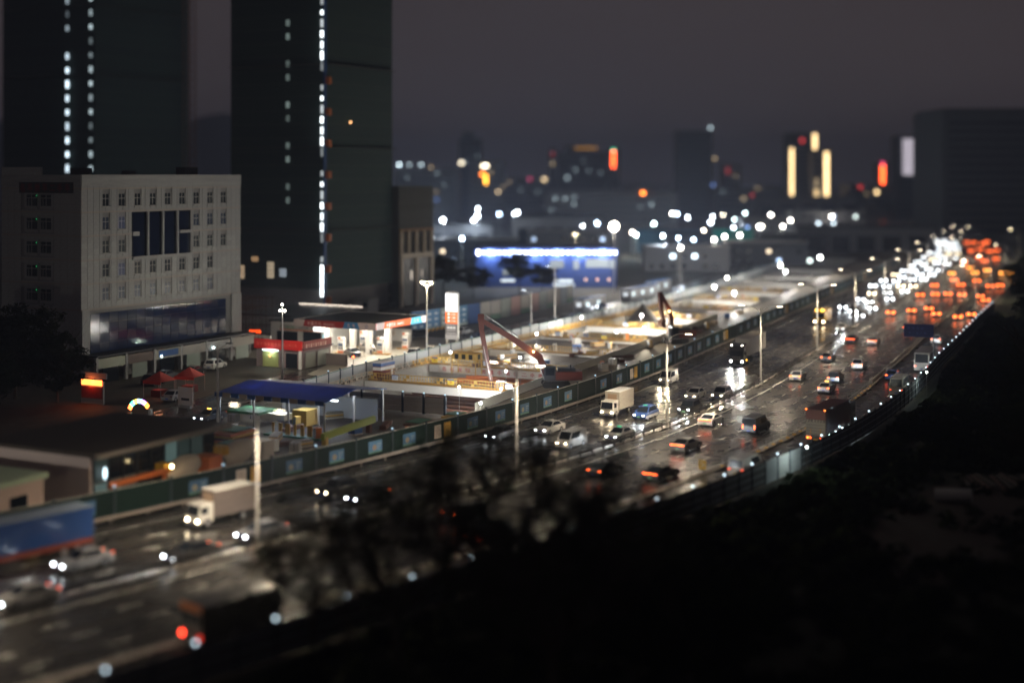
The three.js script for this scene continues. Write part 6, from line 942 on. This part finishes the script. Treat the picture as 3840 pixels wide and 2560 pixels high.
twigTree(-13.2, -95, 11, 6.4, 'small twiggy tree at the lower left behind the fence lamps', 4, 2600);
twigTree(-4.6, -104, 13.6, 8.6, 'tall twiggy tree left behind the large foreground tree', 9, 3600);
twigTree(3.4, -96, 12.6, 8, 'twiggy tree close right of the large foreground tree', 11, 3600);
tree(11, -88, 8.4, 6, 'low dark tree at the bottom right of the middle', { leaves: 9000, seed: 8, crown: .9 });
tree(22, -64, 9.8, 5.2, 'dark tree on the scrubland, lower right', { leaves: 4200, seed: 3 });
tree(31, -78, 12, 5.8, 'dark tree at the right edge of the scrubland', { leaves: 4200, seed: 2 });
tree(48, -128, 12, 5.6, 'tree at the right edge beyond the timber piles', { leaves: 4200, seed: 5 });
tree(57, -150, 14, 6, 'tall tree at the right edge near the service road', { leaves: 4200, seed: 4 });
tree(66, -176, 14, 6.5, 'dense tree at the right edge, farther along', { leaves: 4200, seed: 7 });
tree(-71, -203, 14.5, 8.4, 'broad dark tree before the left end of the office', { leaves: 12000, seed: 7, leaf: .045, crown: .85 });
tree(-64, -200, 10, 5.4, 'dark round tree at the office corner', { leaves: 8000, seed: 3, leaf: .05, crown: .85 });
tree(-70, -188, 9.5, 5.6, 'dark tree in front of the broad one at far left', { leaves: 9000, seed: 5, leaf: .05, crown: .9 });
[[-34, -372], [-26, -366], [-18, -372], [-10, -368], [-44, -380], [2, -384], [8, -378], [-40, -352], [-30, -350]].forEach(([x, z], i) => tree(x, z, 8 + (i % 3) * 1.6, 5.4, 'dark tree among the clump in front of the showroom', { leaves: 1600, seed: 2 + i % 4, group: 'trees in front of the showroom' }));
[[262, -990], [288, -1000], [312, -985], [338, -995], [302, -960], [246, -1010], [354, -970]].forEach(([x, z], i) => tree(x, z, 17 + (i % 3) * 3, 9, 'dark tree beside the far bend of the road', { leaves: 1500, seed: 2 + i % 4, group: 'trees by the far bend' }));
[[90, -236], [98, -262], [108, -292], [118, -322], [130, -360], [104, -244]].forEach(([x, z], i) => tree(x, z, 9 + (i % 3) * 2, 5, 'dark tree behind the far end of the grey hoarding', { leaves: 1600, seed: 2 + i % 4, group: 'trees behind the far grey hoarding' }));
{ // undergrowth: nobody could count it
  const blade = crownGeo(1, .7, 60, .28, 11), N = 7000, inst = new THREE.InstancedMesh(blade, M(.045, .056, .026, .9, { side: THREE.DoubleSide, specularIntensity: .25 }), N), m4 = new THREE.Matrix4(), qn = new THREE.Quaternion(), up = new THREE.Vector3(0, 1, 0);
  let k = 0; while (k < N) { const u = rr(40, 330), v = -42 + off(u) + Math.pow(rnd(), 1.25) * 78 + 1.4; if (u > 120 && u < 158 && v > -32 && v < -17 && rnd() < .8) continue; const p = P(u, v, .3); if (-p.z < 55) continue; const s = rr(.5, 1.9); m4.compose(p, qn.setFromAxisAngle(up, rnd() * 6.28), new THREE.Vector3(s, s * rr(.6, 1.2), s)); inst.setMatrixAt(k++, m4); }
  inst.name = 'undergrowth'; inst.userData = { label: 'dark undergrowth covering the scrubland beside the hoarding', category: 'undergrowth', kind: 'stuff' }; inst.castShadow = inst.receiveShadow = true; scene.add(inst);
  [[151, -27, 0], [171, -24, 1]].forEach(([u, v, i]) => { const t = thing('timber_pile', i ? 'smaller pile of old boards on the dark scrubland' : 'pile of old boards lying on the dark scrubland', 'timber', u, v, { spin: .5 }); for (let j = 0; j < (i ? 9 : 16); j++) bx(t, 'board', M(.10 + (j % 3) * .02, .09, .075, .8), (j % 2) * .4, .25 + (j % 4) * .12, j * .62, 5.2, .1, .4, [0, (j % 5 - 2) * .05, .04]); });
  const d = thing('tarpaulin_drum', 'grey rolled tarpaulin beside the board pile', 'tarpaulin', 143, -27, { spin: .3 }); part(d, 'roll', new THREE.CylinderGeometry(.8, .9, 3.4, 18, 3), mat.grey, [0, .65, 0], [1, 1, .8], [Math.PI / 2 - .1, 0, .2]);
  structure('dirt_path', patch([[118, -36], [150, -30], [156, -20], [132, -14], [112, -20]], .02), M(.075, .06, .05, .85, { map: rep(dirtTone, .8, .8) }));
}

// ---------------------------------------------------------------- people
function figure(joints, bones) {                                  // a continuous skin round a skeleton: smooth union of tapered capsules
  const R = 46, mc = new MarchingCubes(R, mat.grey, false, false, 30000), S = 1.0; mc.isolation = 0; mc.reset();
  const sm = (a, b, k) => { const h = Math.max(k - Math.abs(a - b), 0) / k; return Math.min(a, b) - h * h * k / 4; };
  for (let z = 0; z < R; z++) for (let y = 0; y < R; y++) for (let x = 0; x < R; x++) {
    const px = (x / R * 2 - 1) * S, py = (y / R * 2 - 1) * S + .88, pz = (z / R * 2 - 1) * S; let d = 9;
    for (const [a, b, ra, rb] of bones) { const A = joints[a], B = joints[b], bx_ = B[0] - A[0], by = B[1] - A[1], bz = B[2] - A[2], t = Math.max(0, Math.min(1, ((px - A[0]) * bx_ + (py - A[1]) * by + (pz - A[2]) * bz) / (bx_ * bx_ + by * by + bz * bz + 1e-9))); d = sm(d, Math.hypot(px - A[0] - bx_ * t, py - A[1] - by * t, pz - A[2] - bz * t) - (ra + (rb - ra) * t), .06); }
    mc.field[z * R * R + y * R + x] = -d;
  }
  mc.update(); const n = mc.count, g = new THREE.BufferGeometry(); g.setAttribute('position', new THREE.BufferAttribute(mc.positionArray.slice(0, n * 3), 3)); g.setAttribute('normal', new THREE.BufferAttribute(mc.normalArray.slice(0, n * 3), 3)); g.computeVertexNormals(); return g.scale(S, S, S).translate(0, .88, 0);
}
const JB = [['hipL', 'kneeL', .085, .06], ['kneeL', 'ankL', .06, .045], ['hipR', 'kneeR', .085, .06], ['kneeR', 'ankR', .06, .045], ['ankL', 'toeL', .045, .035], ['ankR', 'toeR', .045, .035], ['pel', 'chest', .14, .16], ['shL', 'shR', .08, .08], ['chest', 'neck', .12, .055], ['neck', 'head', .055, .09], ['head', 'crown', .105, .095], ['head', 'nose', .06, .02], ['shL', 'elL', .055, .043], ['elL', 'haL', .042, .034], ['haL', 'fiL', .036, .018], ['shR', 'elR', .055, .043], ['elR', 'haR', .042, .034], ['haR', 'fiR', .036, .018], ['haL', 'thL', .02, .014], ['haR', 'thR', .02, .014]];
const pose = (s, arm) => ({ pel: [0, .95, 0], chest: [.02, 1.28, 0], neck: [.03, 1.46, 0], head: [.05, 1.58, 0], crown: [.04, 1.66, 0], nose: [.16, 1.57, 0], hipL: [0, .9, -.1], hipR: [0, .9, .1], kneeL: [s * .18 + .04, .5, -.1], kneeR: [-s * .08 + .04, .49, .1], ankL: [s * .2, .08, -.1], ankR: [-s * .3, .1, .1], toeL: [s * .2 + .16, .04, -.11], toeR: [-s * .3 + .15, .05, .11], shL: [.02, 1.4, -.19], shR: [.02, 1.4, .19], elL: [-s * .12, 1.13, -.25], elR: [s * .14 + arm * .12, 1.13 + arm * .06, .25], haL: [-s * .1 + .06, .89, -.26], haR: [s * .26 + arm * .34, .92 + arm * .18, .22], fiL: [-s * .08 + .1, .78, -.26], fiR: [s * .34 + arm * .44, .84 + arm * .18, .2], thL: [-s * .04 + .12, .86, -.24], thR: [s * .34 + arm * .36, .9 + arm * .22, .16] });
function person(u, v, y, spin, s, arm, label, top, leg) {
  const t = thing('person', label, 'person', u, v, { y, spin }), g = figure(pose(s, arm), JB);
  part(t, 'body', g, M(.32, .2, .14, .7));
  const tor = figure(pose(s, arm), [['pel', 'chest', .165, .182], ['shL', 'shR', .1, .1], ['shL', 'elL', .075, .062], ['shR', 'elR', .075, .062], ['chest', 'neck', .135, .06]]); part(t, 'shirt', tor, top);
  const pant = figure(pose(s, arm), [['hipL', 'kneeL', .105, .078], ['kneeL', 'ankL', .078, .06], ['hipR', 'kneeR', .105, .078], ['kneeR', 'ankR', .078, .06], ['hipL', 'hipR', .12, .12]]); part(t, 'trousers', pant, leg);
  const hair = figure({ a: [.0, 1.66, 0], b: [.02, 1.70, 0] }, [['a', 'b', .1, .095]]); part(t, 'hair', hair, mat.black);
  return t;
}
person(211.4, -140.6, .03, .4, .2, .6, 'person in white shirt beside the black sedan at the pumps', M(.62, .62, .6, .8), mat.dark);
person(201.5, -128.9, .02, 2.2, 1, 0, 'person in pale top walking behind the rim hoarding', M(.5, .46, .42, .8), mat.dark);
person(213.6, -128.7, .02, 2.6, .3, .4, 'person in dark clothes standing beside the white parked cars', mat.black, M(.06, .07, .1, .8));
{ // the scooter that stands with the last person, and one by the totem
  [[215.2, -128.9, 'parked scooter beside the person in dark clothes'], [226.8, -129.6, 'scooter with a red tail lamp waiting by the price totem']].forEach(([u, v, l], i) => { const t = thing('scooter', l, 'scooter', u, v, { y: .02, spin: i ? 0 : .5 }); for (const x of [-.62, .62]) { part(t, 'wheel', new THREE.TorusGeometry(.24, .07, 8, 16), mat.tyre, [x, .3, 0]); } part(t, 'frame', flat([boxAt(0, .38, 0, .8, .14, .26), boxAt(-.45, .62, 0, .5, .34, .28), bar([.62, .3, 0], [.42, 1.0, 0], .05), boxAt(.4, .72, 0, .1, .5, .36, 0, .25)]), i ? REDC : GREY); bx(t, 'seat', mat.black, -.4, .82, 0, .6, .1, .28); part(t, 'handlebar', CYL, mat.steel, [.42, 1.02, 0], [.05, .66, .05], [Math.PI / 2, 0, 0]); part(t, 'tail_lamp', BALL, i ? glow(1, .1, .02, 9) : mat.redDeep, [-.72, .66, 0], [.1, .14, .2]); });
  const s = thing('stop_lamp', 'red warning lamp glowing at the forecourt entrance', 'lamp', 199.2, -136, { y: .02 }); bx(s, 'post', mat.grey, 0, .6, 0, .1, 1.2, .1); part(s, 'lamp_globe', BALL, glow(1, .1, .03, 16), [0, 1.3, 0], [.34, .34, .34]);
}
renderer.render(scene, camera);
